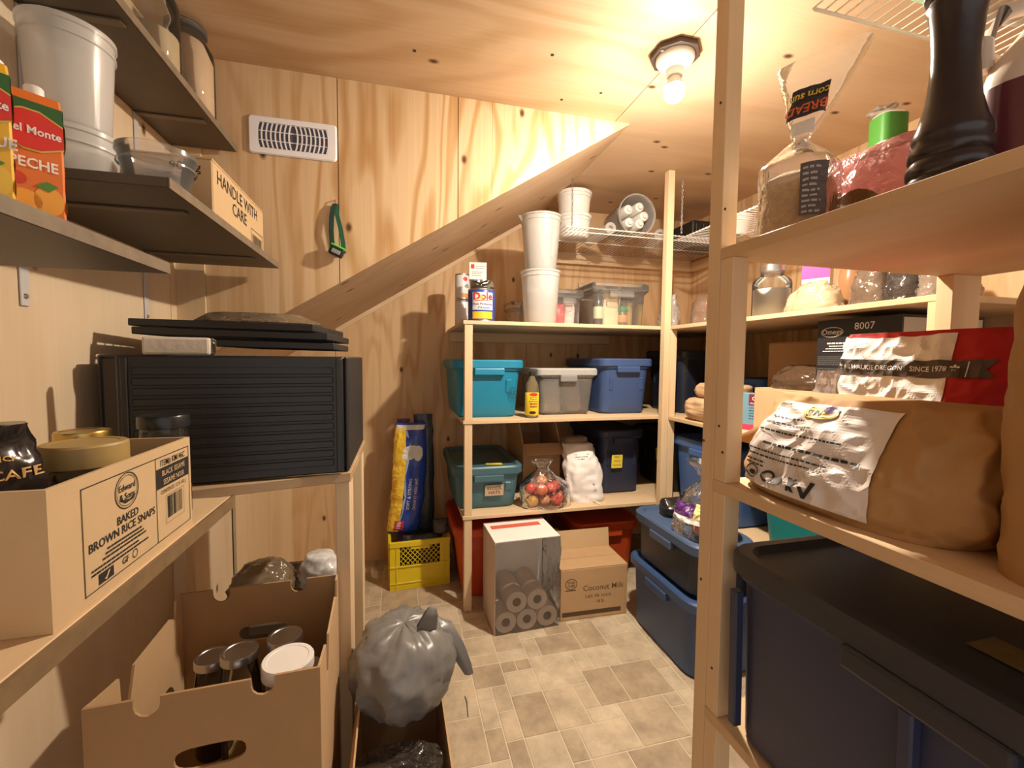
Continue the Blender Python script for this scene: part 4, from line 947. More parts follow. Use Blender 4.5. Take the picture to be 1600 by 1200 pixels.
carton_closed('brown_carton', 'large dark brown carton behind the tan one on the right shelving', (1.90, 1.545, Z2+E_), .45, .30, .40, M_card3, -pi/2)
cbag('brown film bag lying on top of the tan carton', (1.61, 1.44, Z2+.1965), .26, .18, .10, (.16,.09,.05), .75, 107, -pi/2)
tote('blue_lid_tote', 'navy tote with a blue lid half hidden by the red flour bag', (1.62, 1.165, Z2+E_), .27, .26, .215, (.014,.018,.032), lidcol=(.04,.10,.28), rz=-pi/2, panel=False)
t = thing('juicer_box', 'black product box printed 8007 on the blue lidded tote', 'product box', (1.685, 1.16, Z2+.2165), -pi/2)
w_, d_, h_ = .285, .36, .245
obj('carton', MB().box(-w_/2,w_/2,-d_/2,d_/2,0,h_), mat('black_card', (.016,.015,.016), .45), t, bevel=.002)
mf = onfront(-d_/2)
prints('white_print', [('o',-.085,.200,.042,.018,.0018),('t','Omega',-.085,.200,.026,0,.004),('t','8007',.028,.215,.034,0,.0)]+[('r',-.03,.176,.10,.180),('r',-.02,.187,.10,.189)]+lines(-.135,.125,.160,1,.009,.005,1,True)+lines(-.12,.11,.150,3,.009,.003,3,True), mf, M_whiteink, t)
prints('grey_print', lines(-.135,.115,.112,5,.007,.003,11)+lines(-.135,.115,.068,4,.007,.003,12), mf, mat('dim_ink', (.12,.12,.12), .6), t)
prints('pale_foot', [('r',-.13,.012,.13,.035)], mf, mat('cream_ink', (.7,.66,.6), .6), t)
ms = flat((w_/2,-d_/2,0),(0,1,0),(0,0,1))
prints('picture_side', [('r',.004,.0,.35,.235)], ms, mat('pale_side_print', (.52,.47,.40), .5), t)
prints('picture', [('r',.05,.13,.15,.19),('c',.05,.16,.025,.03),('c',.22,.18,.035,.03),('c',.20,.06,.07,.05)], flat((w_/2,-d_/2,0),(0,1,0),(0,0,1),.0015), mat('picture_dark', (.07,.075,.07), .4), t)
# lower
t = tote('blue_tote', 'bright blue tote low on the right shelving, left of the double post', (1.69, 1.92, Z1+E_), .52, .40, .38, (.05,.12,.33), rz=-pi/2, panel=False)
td = tote('dark_tote', 'black tote with a yellow note low in the rear corner', (1.76, 2.48, Z1+E_), .50, .40, .36, (.012,.013,.018), rz=-pi/2)
prints('sticky_note', [('r',.06,.17,.14,.25)], flat((0,-.2*.86*.97-.016,0),(1,0,0),(0,-.07,1)), M_yellow, td)
tote('teal_tote', 'teal tote low on the right shelving, glimpsed under the kraft flour bag', (1.70, 1.27, Z1+E_), .56, .46, .34, (.006,.19,.20), rz=-pi/2, panel=False)

# ================================================================== NEAREST SHELVING
N1, N2, N3 = NZ
# top: bread, pink bag, pepper mill, jug
t = thing('bread_loaf', 'square loaf of seeded bread standing in its bag next to the double post', 'bread', (.775, .728, N3+.002), radians(-62))
mb = MB(); mb.loft([rrect(.106,.120,.014,0), rrect(.113,.128,.016,.012), rrect(.113,.128,.02,.092), rrect(.112,.124,.03,.112), rrect(.08,.09,.03,.126)])
obj('crumb', crumple(mb, .002, 60, 2), mat('bread_crumb', (.42,.28,.15), .9, var=.35, vscale=90, bump=.8, bscale=120), t, True, autos=50)
def bprof(t):
    if t < .40: return (1, 1)
    if t < .58: q = (t-.40)/.18; return (1-.83*q, 1-.80*q)
    q = (t-.58)/.42; return (.17+.95*q**.8, .20+.16*q)
P = sackfn(.130, .145, .345, 111, .004, 3.2, bprof, lambda t: (.035*max(0,t-.55)/.45, 0), 16)
tb = obj('bread_bag', sackmesh(P, 40, 52, True, False), clear('bread_film', (1,1,1), body=.05, rough=.1, gloss=.8, bump=.35, bscale=16), None, True, autos=80); tb.location = (.775, .728, N3+E_); tb.rotation_euler = (0,0,radians(-62)); tag(tb, 'clear bread bag with a flared top and black and orange print', 'bread bag')
def fanmap(z0, eps): # print on the flared upper part: x in -.5...5 across, y in metres
    return sackmap(P, z0=z0, eps=eps)
fm, fm2 = fanmap(0, .0022), fanmap(0, .0036)
prints('black_band', [('r',-.030,.236,.030,.286)], fm, mat('bag_black', (.02,.02,.035), .4), tb)
prints('orange_lettering', [('t','BREAD',-.001,.250,.021,pi,.02)], fm2, mat('bag_orange', (.70,.13,.03), .4), tb)
prints('yellow_lettering', [('t','corn sun',-.001,.272,.018,pi,.02)], fm2, mat('bag_yellow', (.75,.55,.03), .4), tb)
prints('white_neck', [('r',-.018,.205,.018,.228)], fm, mat('bag_white', (.75,.73,.70), .4), tb)
prints('nutrition_panel', [('r',.022,.03,.058,.125)], fm, mat('panel_dark', (.10,.09,.10), .5), tb)
prints('panel_text', lines(.026,.054,.115,9,.010,.004,9), fm2, mat('panel_text', (.45,.42,.42), .6), tb)
Pp = sackfn(.25, .10, .178, 113, .010, 2.4, lambda t: (1-.25*t**3, 1-.55*t**2), lambda t: (-.02*t, 0), 12)
o = obj('pink_snack_bag', sackmesh(Pp, 22, 52), clear('pink_film', (.95,.75,.75), body=.68, gloss=1.3, rough=.18, bump=.9, bodycol=(.66,.28,.28)), None, True, autos=70); o.location = (.915, .652, N3+E_); o.rotation_euler = (0,0,-pi/2+.06); tag(o, 'pink printed snack bag lying between the bread and the pepper mill', 'snack bag')
prints('brown_window', [('c',-.03,.06,.05,.035)], sackmap(Pp, eps=.002), mat('snack_brown', (.20,.10,.03), .4), o)
prints('seal', [('r',-.085,.085,-.062,.120)], sackmap(Pp, eps=.002), mat('seal_maroon', (.16,.02,.03), .5), o)
prints('red_corner', [('p',[(-.11,.10),(-.085,.105),(-.10,.14)])], sackmap(Pp, eps=.003), mat('snack_red2', (.60,.02,.04), .4), o)
t = thing('pepper_mill', 'tall dark turned wooden pepper mill at the shelf edge', 'pepper mill', (.752, .462, N3+E_))
MW = mat('dark_turned_wood', (.016,.010,.016), .28, coat=.15)
prof = [(.040,0),(.046,.004),(.047,.014),(.043,.022),(.046,.026),(.047,.036),(.042,.046),(.045,.050),(.0455,.060),(.041,.068),(.043,.073),(.042,.082),(.037,.096),(.030,.125),(.0265,.160),(.026,.190),(.028,.225),(.031,.250),(.034,.258),(.031,.264),(.035,.270)]
obj('body', MB().lathe(prof, 36), MW, t, True, autos=60)
obj('crown', MB().lathe([(.030,.2705),(.036,.274),(.037,.300),(.033,.325),(.022,.345),(.012,.352),(.010,.358)], 36), MW, t, True)
obj('finial', MB().lathe([(.008,.358),(.013,.366),(.011,.378),(.002,.382)], 20), M_steel, t, True)
t = thing('juice_jug', 'plum coloured jug with a white moulded handle right of the pepper mill', 'jug', (.905, .425, N3+E_), radians(-60))
obj('body', MB().loft([rrect(.155,.135,.035,0), rrect(.165,.145,.04,.012), rrect(.165,.145,.04,.155), rrect(.15,.13,.045,.19), rrect(.095,.085,.04,.235), rrect(.05,.05,.025,.275), rrect(.045,.045,.022,.31)]), mat('jug_shell', (.70,.60,.52), .35), t, True)
obj('filled_part', MB().loft([rrect(.157,.137,.035,.003), rrect(.167,.147,.04,.014), rrect(.167,.147,.04,.150)]), mat('plum_juice', (.13,.03,.045), .3), t, True)
obj('handle', MB().tube([(-.03,-.01,.272),(-.062,-.02,.270),(-.082,-.03,.235),(-.080,-.03,.19)], .012, 10), mat('jug_shell', (.70,.60,.52), .35), t, True)
prints('label_panel', [('r',-.035,.055,.065,.15)], onfront(-.0735), mat('plum_label', (.34,.24,.24), .5), t)
prints('label_text', lines(-.028,.058,.14,6,.014,.0035,5)+frame_items(-.035,.055,.065,.15,.0015), onfront(-.0735, eps=.0016), mat('plum_label_ink', (.12,.07,.08), .6), t)
prints('small_print', [('t','ORGANIC',.0,.03,.014)], onfront(-.0735), mat('plum_pink', (.40,.12,.16), .6), t)
obj('cap', MB().lathe([(.027,.308),(.027,.33),(.024,.333)], 24), M_white, t, True)
packet('storage_pouch', 'green and white pouch on the corner wire shelf above the bread', (1.02, .63, WT-.004), .16, .14, .08, mat('green_white_pouch', (.30,.50,.30), .5, var=.8, vscale=22), seed=121)
packet('storage_pouch', 'grey pouch on the corner wire shelf above the jug', (1.22, .62, WT-.004), .20, .16, .09, mat('grey_pouch', (.42,.38,.33), .5, var=.4, vscale=16), seed=122)
# middle: flour bags
def fprof(t):
    a = 1-.07*(2*t-1)**4; b = .94+.06*min(1, t/.15)
    return (a*b, (.98-.45*max(0,(t-.35)/.65)**2))
o, P = paperbag('flour_sack', 'big kraft flour sack with a white printed label lying at the shelf edge', (.812, .588, N2+E_), .41, .245, .192, 131, (.40,.225,.085), -pi/2, .019, fprof, 3.0, freq=6.8, lean=lambda t: (0, .03*t*t), nt=70, nth=230)
sm, sm2 = sackmap(P, eps=.0016), sackmap(P, eps=.0030)
prints('white_label', [('r',-.150,.012,.085,.180)], sackmap(P, eps=.0040), mat('sack_label', (.72,.66,.63), .38), o)
sm2 = sackmap(P, eps=.0072)
prints('label_ink', lines(-.13,-.04,.150,1,.01,.003,3)+lines(-.14,0,.138,1,.012,.003,4)+lines(-.14,.05,.122,1,.012,.003,5), sm2, M_black, o)
prints('small_print', lines(-.11,.075,.098,1,.012,.0048,6)+lines(-.145,.06,.082,2,.010,.003,7)+lines(-.14,-.09,.060,2,.008,.003,8), sm2, M_black, o)
prints('seal', [('o',-.122,.036,.014,.014,.0025)], sm2, M_black, o)
prints('leaf', [('c',-.122,.034,.007,.005)], sm2, M_black, o)
prints('seal', [('o',-.088,.036,.013,.013,.005)], sm2, M_black, o)
prints('seal', [('c',-.062,.036,.013,.011)], sm2, mat('seal_grey', (.12,.11,.11), .6), o)
prints('cross_mark', [('p',[(-.042,.048),(-.035,.048),(-.022,.022),(-.029,.022)]),('p',[(-.024,.048),(-.030,.048),(-.038,.022),(-.032,.022)])], sm2, M_black, o)
prints('tick_mark', [('p',[(-.018,.036),(-.012,.038),(-.007,.028),(.003,.050),(.010,.050),(-.004,.018),(-.010,.018)])], sm2, M_black, o)
prints('yellow_emblem', [('c',-.040,.166,.034,.011)], sm2, mat('emblem_yellow', (.72,.50,.08), .5), o)
prints('purple_emblem', [('c',-.022,.172,.014,.006)], sackmap(P, eps=.0074), mat('emblem_purple', (.10,.05,.25), .5), o)
prints('emblem_text', [('t','SUN',-.048,.164,.015,0,.02)], sackmap(P, eps=.0080), M_black, o)
ear = MB().grid(lambda u, v: Vector((-.193-.030*u+.02*v, -.05+.10*v+.03*sin(u*5), .055+.10*v*(1-.3*u)+.03*u)), 10, 10)
obj('folded_end', crumple(ear, .012, 16, 3), mat('kraft_40', (.40,.225,.085), .75), o, True, autos=70)
o, P = paperbag('red_flour_bag', 'red and white flour bag with a dark ribbon banner standing behind the kraft sack', (1.022, .655, N2+E_), .345, .160, .322, 133, (.46,.012,.014), -pi/2, .012, lambda t: (1-.1*t**4, 1-.4*t**3), 2.8, freq=9, lean=lambda t: (.01*t, .02*t), nt=80, nth=200)
sm, sm2, sm3 = sackmap(P, eps=.0020), sackmap(P, eps=.0036), sackmap(P, eps=.0050)
prints('white_panel', [('r',-.160,.150,.070,.312)], sm, M_whitepaper, o)
prints('ribbon_banner', [('r',-.170,.232,.110,.264),('p',[(.110,.264),(.128,.264),(.117,.248),(.128,.232),(.110,.232)])], sm2, mat('banner_brown', (.07,.05,.04), .5), o)
prints('banner_lettering', [('t','MILWAUKIE OREGON',-.062,.248,.0130,0,.012,.92),('t','SINCE 1978',.038,.248,.0130,0,.012,.92),('t','*',.078,.243,.03,0,.03),('t','*',-.138,.243,.03,0,.03),('r',.094,.234,.0955,.262)], sm3, M_whiteink, o)
cbag('clear bag of flour in front of the red flour bag, by the blue lid', (.915, .765, N2+E_), .08, .03, .24, (.72,.60,.56), .55, 136, -pi/2)
paperbag('kraft_bag', 'tall plain kraft bag at the right edge of the picture', (.81, .245, N2+E_), .275, .235, .395, 137, (.40,.23,.085), -pi/2, .010, lambda t: (1-.06*t**3, 1-.3*t**4), 3.2, freq=7)
paperbag('black_pouch', 'black pouch folded on top of the tall kraft bag', (.835, .27, N2+.398), .20, .15, .060, 138, (.02,.016,.014), -pi/2, .006, cat='pouch')
# bottom: largest tote
t = tote('navy_tote', 'largest navy tote with a faded lid sticker, on the lowest shelf at the right', (.905, .405, N1+E_), .725, .49, .39, (.034,.042,.095), lidcol=(.030,.033,.045), rz=-pi/2, r=.055, taper=.95, panel=False, hw=.2)
prints('faded_sticker', [('r',-.02,-.12,.10,-.06)], flat((0,0,.3765),(1,0,0),(0,1,0)), mat('faded_sticker', (.22,.15,.05), .7, var=.4, vscale=30), t)
for sx in (-.335, -.02, .30): obj('corner_rib', MB().prism([(sx, -.247, .31), (sx+.02, -.247, .31), (sx+.02, -.240, .02), (sx, -.240, .02)], (0,.02,0)), mat('tote_navy_rib', (.034,.042,.095), .42), t, bevel=.003)

# ================================================================== LEFT SHELVES
def juice(label, loc, rz, base, top, word, fruit, panel):
    t = thing('juice_carton', label, 'juice carton', loc, rz, 'juice cartons on the dark shelf')
    t.scale = (.86, .86, 1)
    w_, d_, h_ = .064, .060, .150
    obj('body', MB().loft([rrect(w_,d_,.003,0,1), rrect(w_,d_,.003,h_-.012,1), rrect(w_*.98,d_*.86,.003,h_,1)]), base, t)
    obj('spout_cap', MB().lathe([(.011,h_),(.011,h_+.013),(.0095,h_+.015)], 18, (.008,-.004,0)), M_white, t, True)
    for nm, mf in (('front', onfront(-d_/2)), ('side', flat((w_/2,0,0),(0,1,0),(0,0,1)))):
        e = .0014; mf2 = onfront(-d_/2, eps=e) if nm == 'front' else flat((w_/2,0,0),(0,1,0),(0,0,1),e); mf3 = onfront(-d_/2, eps=.0021) if nm == 'front' else flat((w_/2,0,0),(0,1,0),(0,0,1),.0021)
        hw = .0318 if nm == 'front' else .0298
        prints('green_top', [('p',[(-hw,.100),(hw,.094),(hw,.138),(-hw,.138)])], mf, top, t)
        prints('gold_border', [('p',[(-hw,.119),(-.01,.128),(.008,.128),(hw,.117),(hw,.087),(.008,.078),(-.01,.078),(-hw,.089)])], mf2, mat('gold_ink', (.62,.48,.10), .5), t)
        prints('red_shield', [('p',[(-hw,.117),(-.01,.126),(.008,.126),(hw,.115),(hw,.089),(.008,.080),(-.01,.080),(-hw,.091)])], mf3, M_red, t)
        mf4 = onfront(-d_/2, eps=.0028) if nm == 'front' else flat((w_/2,0,0),(0,1,0),(0,0,1),.0028)
        prints('brand_lettering', [('t','Del Monte',0,.102,.0135,0,.02)], mf4, M_whiteink, t)
        prints('flavour_lettering', [('t',word,0,.062,.017,0,.02)], mf2, M_whiteink, t)
        prints('fruit_picture', [('c',-.012,.016,.019,.014),('c',.014,.020,.016,.018)], mf, fruit, t)
        prints('leaf_picture', [('p',[(0,.036),(.012,.044),(.024,.040),(.014,.031)])], mf2, mat('leaf_green', (.08,.22,.03), .5), t)
        prints('red_fruit', [('c',-.018,.042,.010,.008)], mf2, panel, t)
    return t
ZA = 1.4745
juice('orange PECHE juice carton at the shelf edge, right of the mango one', (-.458, .706, ZA), radians(42), mat('carton_orange', (.68,.17,.03), .35), mat('carton_green', (.03,.12,.03), .35), 'PECHE', mat('peach', (.78,.36,.05), .5), mat('peach_red', (.55,.05,.02), .5))
juice('yellow MANGUE juice carton at the left edge of the picture', (-.462, .634, ZA), radians(42), mat('carton_yellow', (.75,.42,.03), .35), mat('carton_green', (.03,.12,.03), .35), 'MANGUE', mat('mango', (.80,.50,.06), .5), mat('mango_red', (.38,.06,.04), .5))
bottle('white_bottle', 'white plastic bottle behind the juice cartons', (-.60, .83, ZA), .06, .26, mat('warm_white_plastic', (.68,.62,.54), .4), M_white, .03, .45)
ZB = 1.6355
bucket('storage_bucket', 'tall milky bucket stacked on another bucket on the dark shelf', (-.660, 1.135, ZB+.121), .062, .072, .205, M_milky)
bucket('storage_bucket', 'lower milky bucket under the tall one on the dark shelf', (-.660, 1.135, ZB), .064, .076, .120, M_milky)
bucket('clear_tub', 'shallow clear tub at the shelf edge in front of the HANDLE WITH CARE box', (-.492, 1.095, ZB), .052, .066, .088, M_milky2, cat='tub')
t = carton_closed('fragile_box', 'tan carton printed HANDLE WITH CARE on the dark wall shelf', (-.535, 1.425, ZB), .195, .40, .142, M_card2)
mf = flat((.0975,0,0),(0,1,0),(0,0,1))
prints('lettering', [('t','HANDLE WITH',-.02,.105,.046,0,.008),('t','CARE',-.02,.062,.046,0,.008)], mf, M_black, t)
prints('barcode', frame_items(.075,.006,.185,.055,.002)+barcode(.085,.012,.175,.040), mf, M_black, t)
prints('weight', [('t','900 g',.04,.115,.03)], onfront(-.2), M_black, t)
ZT = 2.0305
fl = mat('flour_fill', (.62,.44,.30), .9)
jar('flour_jar', 'big glass jar of flour at the far end of the topmost dark shelf', (-.632, 1.60, ZT), .072, .275, M_milky2, fl, .9, neck=.72, lidh=.02)
jar('flour_jar', 'glass jar in front of the flour jar on the topmost dark shelf', (-.640, 1.40, ZT), .070, .275, M_milky2, mat('oat_fill', (.50,.38,.25), .9), .45, neck=.72, lidh=.02)
# ---------------- dehydrator
t = thing('food_dehydrator', 'black box food dehydrator with a ribbed door on the plywood stand', 'dehydrator', (-.425, 1.50, .9845))
MD = mat('black_appliance', (.022,.020,.020), .45, bump=.08, bscale=200); MD2 = mat('black_appliance_door', (.015,.015,.016), .42, bump=.08, bscale=200); MDb = mat('brown_black_shade', (.040,.026,.020), .5)
hx, y0, y1, h_ = .285, -.235, .23, .318
for a in ((-hx,-hx+.01,y0,y1,0,h_),(hx-.01,hx,y0,y1,0,h_),(-hx+.01,hx-.01,y0,y1,h_-.01,h_),(-hx+.01,hx-.01,y0,y1,0,.01),(-hx+.01,hx-.01,y1-.01,y1,.01,h_-.01)):
    obj('casing', MB().box(*a), MD, t, bevel=.004)
obj('shaded_front', MB().box(-hx+.01,-.19,y0+.004,y0+.012,.01,h_-.01), MDb, t)  # brown-black colour stands in for shade on the body front beside the door
obj('inner_front', MB().box(-.19,hx-.01,y0+.02,y0+.028,.01,h_-.01), MD2, t)
Md = Matrix.Translation((hx-.012, y0-.006, 0)) @ Matrix.Rotation(radians(7), 4, 'Z')
door = obj('door', MB().box(-.485,0,-.014,0,.004,h_-.002, Md), MD2, t, bevel=.004)
for k in range(11):
    z = .035+k*.0245
    obj('door_rib', MB().box(-.455,-.025,-.0175,-.0138,z-.009,z+.009, Md), MD2, door, bevel=.002)
for a in ((-.475,-.462),(-.018,-.005)): obj('door_frame', MB().box(a[0],a[1],-.019,-.0138,.008,h_-.006, Md), MD2, door, bevel=.002)
zt = .9845+h_
t = thing('foam_block', 'white foam block under the left end of the black trays', 'foam block', (-.545, 1.30, zt+E_), radians(10))
obj('block', MB().box(-.075,.065,-.03,.05,0,.045), mat('white_foam', (.66,.58,.48), .8, bump=.3, bscale=60), t, bevel=.006, seg=2)
for k, (z, rx_, ry_, x, lab) in enumerate(((.018, 0, 1.0, -.325, 'lowest black mesh tray on the dehydrator'), (.046, 0, 1.0, -.42, 'middle black mesh tray on the dehydrator'), (.068, 0, 1.0, -.435, 'topmost black mesh tray on the dehydrator'))):
    t = thing('drying_tray', lab, 'tray', (x, 1.475, zt+z+.012), radians(-3*k), 'black trays on the dehydrator', ry=radians(ry_))
    W_, D_ = .245-.01*k if k else .145, .17
    for a in ((-W_,W_,-D_,-D_+.012),(-W_,W_,D_-.012,D_),(-W_,-W_+.012,-D_+.012,D_-.012),(W_-.012,W_,-D_+.012,D_-.012)):
        obj('rim', MB().box(a[0],a[1],a[2],a[3],-.009,.010), MD, t, bevel=.002)
    gm = MB()
    for q in range(16): gm.box(-W_+.012+q*(2*W_-.024)/16-.0025, -W_+.012+q*(2*W_-.024)/16+.0025, -D_+.012, D_-.012, -.003, 0)
    for q in range(10): gm.box(-W_+.012, W_-.012, -D_+.012+q*(2*D_-.024)/10-.0025, -D_+.012+q*(2*D_-.024)/10+.0025, -.004, -.001)
    obj('mesh', gm, MD, t)
P = sackfn(.36, .22, .028, 141, .008, 2.4, lambda t: (1-.3*t, 1-.3*t), freq=12)
o = obj('film_bag', sackmesh(P, 8, 44), clear('film_tan', (.95,.92,.88), body=.4, gloss=1.6, rough=.15, bump=.9, bodycol=(.55,.42,.28)), None, True, autos=80); o.location = (-.42, 1.50, zt+.098); tag(o, 'crinkled clear bag lying on the stack of black trays', 'plastic bag')
# ---------------- rice snaps box on the deep shelf and what stands in it
ZL = .9855
w_, d_, h_ = .20, .34, .165
t = carton_open('rice_snaps_box', 'open tan carton printed BAKED BROWN RICE SNAPS on the deep shelf', (-.482, .758, ZL), w_, d_, h_, M_card2, 0)
mf = flat((w_/2, 0, 0), (0,1,0), (0,0,1))
IT = frame_items(-.118,.012,.162,.150,.0014)+[('r',.050,.012,.0514,.150)]
IT += [('o',-.025,.122,.028,.026,.0015),('o',-.025,.122,.024,.022,.0008),('t','Edward',-.025,.127,.013),('t','& Sons',-.025,.114,.013),('p',[(-.044,.112),(-.03,.104),(-.012,.106),(-.006,.112),(-.02,.108)])]
IT += [('t','BAKED',-.025,.084,.0165,0,.012),('t','BROWN RICE SNAPS',-.032,.069,.0165,0,.012)]
IT += lines(-.085,.020,.057,3,.0055,.0028,3,True)+lines(-.105,.030,.039,2,.0055,.0028,4)
IT += [('r',-.092,.016,-.062,.030),('t','GF',-.035,.024,.013,0,.012),('o',-.012,.024,.0065,.0065,.0012)]
IT += [('t','ITEM# KM146C',.106,.138,.0150,0,.004,.84)]
IT += [('r',.052,.098,.160,.131)]
IT += [('t','CONTENTS: 12 X 100 g',.106,.090,.0092,0,.003,.9)]
IT += frame_items(.078,.034,.140,.082,.0006)+barcode(.084,.042,.134,.079,5)
prints('lettering', IT, mf, M_black, t)
prints('reversed_lettering', [('t','BLACK SESAME',.106,.121,.0128,0,.006,.9),('t','SESAME NOIR',.106,.106,.0128,0,.006,.9)], flat((w_/2,0,0),(0,1,0),(0,0,1),.0014), mat('card_ink', (.56,.39,.215), .8), t)
prints('tick_mark', [('p',[(-.083,.020),(-.078,.018),(-.070,.028),(-.074,.028),(-.078,.022)])], flat((w_/2,0,0),(0,1,0),(0,0,1),.0014), mat('card_ink', (.56,.39,.215), .8), t)
bz = ZL+.0055
jar('nut_butter_jar', 'jar with a ribbed tan lid at the front of the rice snaps box', (-.440, .752, bz), .046, .185, mat('tan_lid', (.36,.24,.08), .5), mat('dark_spread', (.05,.022,.012), .4), .9, neck=.98, lidh=.032, ridges=True)
jar('gold_lid_jar', 'jar with a gold screw lid at the back of the rice snaps box', (-.51, .868, bz), .036, .185, M_brass, mat('grey_preserve', (.10,.085,.05), .4), .85, neck=.94, lidh=.02)
P = sackfn(.095, .075, .225, 151, .012, 2.4, lambda t: (1-.06*t**4, 1-.45*t**3), freq=16)
o = obj('coffee_bag', sackmesh(P, 26, 48), mat('black_foil', (.018,.013,.012), .18, bump=.5, bscale=25), None, True, autos=60); o.location = (-.485, .650, bz); o.rotation_euler = (0,0,radians(40)); tag(o, 'glossy black coffee bag with a red label in the rice snaps box', 'coffee bag')
sm = sackmap(P, eps=.002); sm2 = sackmap(P, eps=.003)
prints('red_label', [('p',[(-.036,.175),(-.010,.168),(-.004,.205),(-.030,.210)])], sm, M_red, o)
prints('label_letter', [('t','R',-.020,.190,.028,-.2)], sm2, M_whiteink, o)
prints('lettering', [('t','CAFE',.022,.165,.017,0,.01),('t','KICK',.016,.185,.010)], sm, mat('coffee_gold', (.62,.36,.12), .5), o)
jar('pickle_jar', 'tall jar of green relish with a black lid right behind the rice snaps box', (-.448, .985, ZL), .041, .200, mat('black_lid', (.016,.016,.018), .3), mat('green_relish', (.10,.14,.012), .4, var=.4, vscale=40), .85, neck=.95, lidh=.024)

# ================================================================== LEFT FLOOR
t = carton_closed('lower_carton', 'plain brown carton on the floor under the carton of jars', (-.355, 1.065, E_), .36, .36, .33, M_card3, radians(-2))
# carton of jars: cut-away sides, notched ends with hand holes
JX, JY, JZ = -.352, 1.068, .3315
t = thing('jar_carton', 'tall open brown carton of canning jars with notched ends and hand holes', 'cardboard box', (JX, JY, JZ), radians(2.5))
w_, d_, h_ = .375, .385, .365
def endwall(y0, y1):
    # one end with a hand hole and two notches: built from pieces round the openings
    a, b_, zt_ = w_/2, .055, h_
    out = [(-a,.005),(a,.005)]
    outline = [(-a,.005),(a,.005),(a,zt_)]
    def notch(c, wd, dp): return [(c+wd, zt_)]+[(c+wd*cos(q*pi/6), zt_-dp+wd*.0-wd*sin(q*pi/6)) for q in range(7)]+[(c-wd, zt_)]
    outline += notch(.088, .020, .014)+notch(-.095, .020, .014)+[(-a, zt_)]
    hole = [(.058*cos(2*pi*q/20) if abs(cos(2*pi*q/20)) > .99 else math.copysign(abs(cos(2*pi*q/20))**.5, cos(2*pi*q/20))*.058, .235+.021*math.copysign(abs(sin(2*pi*q/20))**.8, sin(2*pi*q/20))) for q in range(20)]
    bm = bmesh.new()
    ov = [bm.verts.new((x, y0, z)) for x, z in outline]; hv = [bm.verts.new((x, y0, z)) for x, z in hole]
    es = [bm.edges.new((ov[i], ov[(i+1) % len(ov)])) for i in range(len(ov))]+[bm.edges.new((hv[i], hv[(i+1) % len(hv)])) for i in range(len(hv))]
    r_ = bmesh.ops.triangle_fill(bm, use_beauty=True, use_dissolve=False, edges=es)
    fs = [f for f in r_['geom'] if isinstance(f, bmesh.types.BMFace)]
    ex = bmesh.ops.extrude_face_region(bm, geom=fs)
    bmesh.ops.translate(bm, vec=(0, y1-y0, 0), verts=[v for v in ex['geom'] if isinstance(v, bmesh.types.BMVert)])
    mb = MB(); bm.verts.index_update(); mb.add([v.co.copy() for v in bm.verts], [tuple(v.index for v in f.verts) for f in bm.faces]); bm.free()
    return mb
obj('end_wall', endwall(-d_/2, -d_/2+.005), M_card3, t); obj('end_wall', endwall(d_/2-.005, d_/2), M_card3, t)
obj('bottom', MB().box(-w_/2, w_/2, -d_/2, d_/2, 0, .005), M_card3, t)
yn, yf = -d_/2+.0055, d_/2-.0055
for s in (-1, 1):
    x0, x1 = sorted((s*w_/2, s*(w_/2-.005)))
    poly = [(x0, yn, .005), (x0, yf, .005), (x0, yf, h_), (x0, yf-.03, h_), (x0, yf-.035, h_-.045), (x0, yf-.06, h_-.03), (x0, -.035, h_-.03), (x0, -.06, h_-.10), (x0, -.085, h_-.11), (x0, -.09, h_-.02), (x0, yn+.02, h_-.005), (x0, yn, h_)]
    obj('side_wall', MB().prism(poly, (x1-x0,0,0)), M_card, t)
M_dkglass = clear('dim_glass', (.93,.92,.86), body=.05, rough=.04, gloss=1.2, bodycol=(.5,.45,.35))
def injar(label, x, y, h, r, lid, cont=None, name='canning_jar', **k):
    c = Matrix.Rotation(radians(2.5), 4, 'Z') @ Vector((x, y, 0))
    return jar(name, label, (JX+c.x, JY+c.y, JZ+.0055), r, h, lid, cont, glass=M_dkglass, **k)
pc = mat('preserve_dark', (.08,.055,.02), .4)
injar('screw band jar at the left of the jar carton', -.012, .03, .285, .043, M_steel, None, neck=.86)
injar('taller screw band jar in the middle of the jar carton', .080, .045, .295, .043, M_steel, None, neck=.86)
injar('short jar with a flat steel lid at the right of the jar carton', .135, -.030, .255, .040, M_steel, None, neck=.95)
injar('jar with a wide white plastic lid at the front right of the jar carton', .118, -.122, .345, .048, mat('white_lid', (.74,.70,.66), .45), mat('pink_preserve', (.45,.30,.24), .5), fill=.9, neck=.97, lidh=.028, name='white_lid_jar')
injar('dark jar with a steel lid in the far left of the jar carton', -.09, .10, .24, .040, M_steel, pc, fill=.8, neck=.9)
# bags behind the carton, on a tub
t = tote('low_bin', 'low grey bin on the floor behind the jar carton, heaped with film bags', (-.40, 1.66, E_), .34, .34, .50, (.16,.13,.10), panel=False, r=.03)
cbag('crumpled clear bag behind the jar carton', (-.46, 1.62, .5015), .20, .18, .10, (.42,.31,.19), .55, 161, .2)
P = sackfn(.15, .12, .10, 162, .012, 2.2, lambda t: (1-.5*t*t, 1-.4*t*t), freq=14)
o = obj('striped_bag', sackmesh(P, 18, 40), mat('striped_film', (.70,.66,.60), .2, var=.7, vscale=30), None, True, autos=70); o.location = (-.28, 1.64, .5015); tag(o, 'black and white striped film bag behind the jar carton', 'plastic bag')
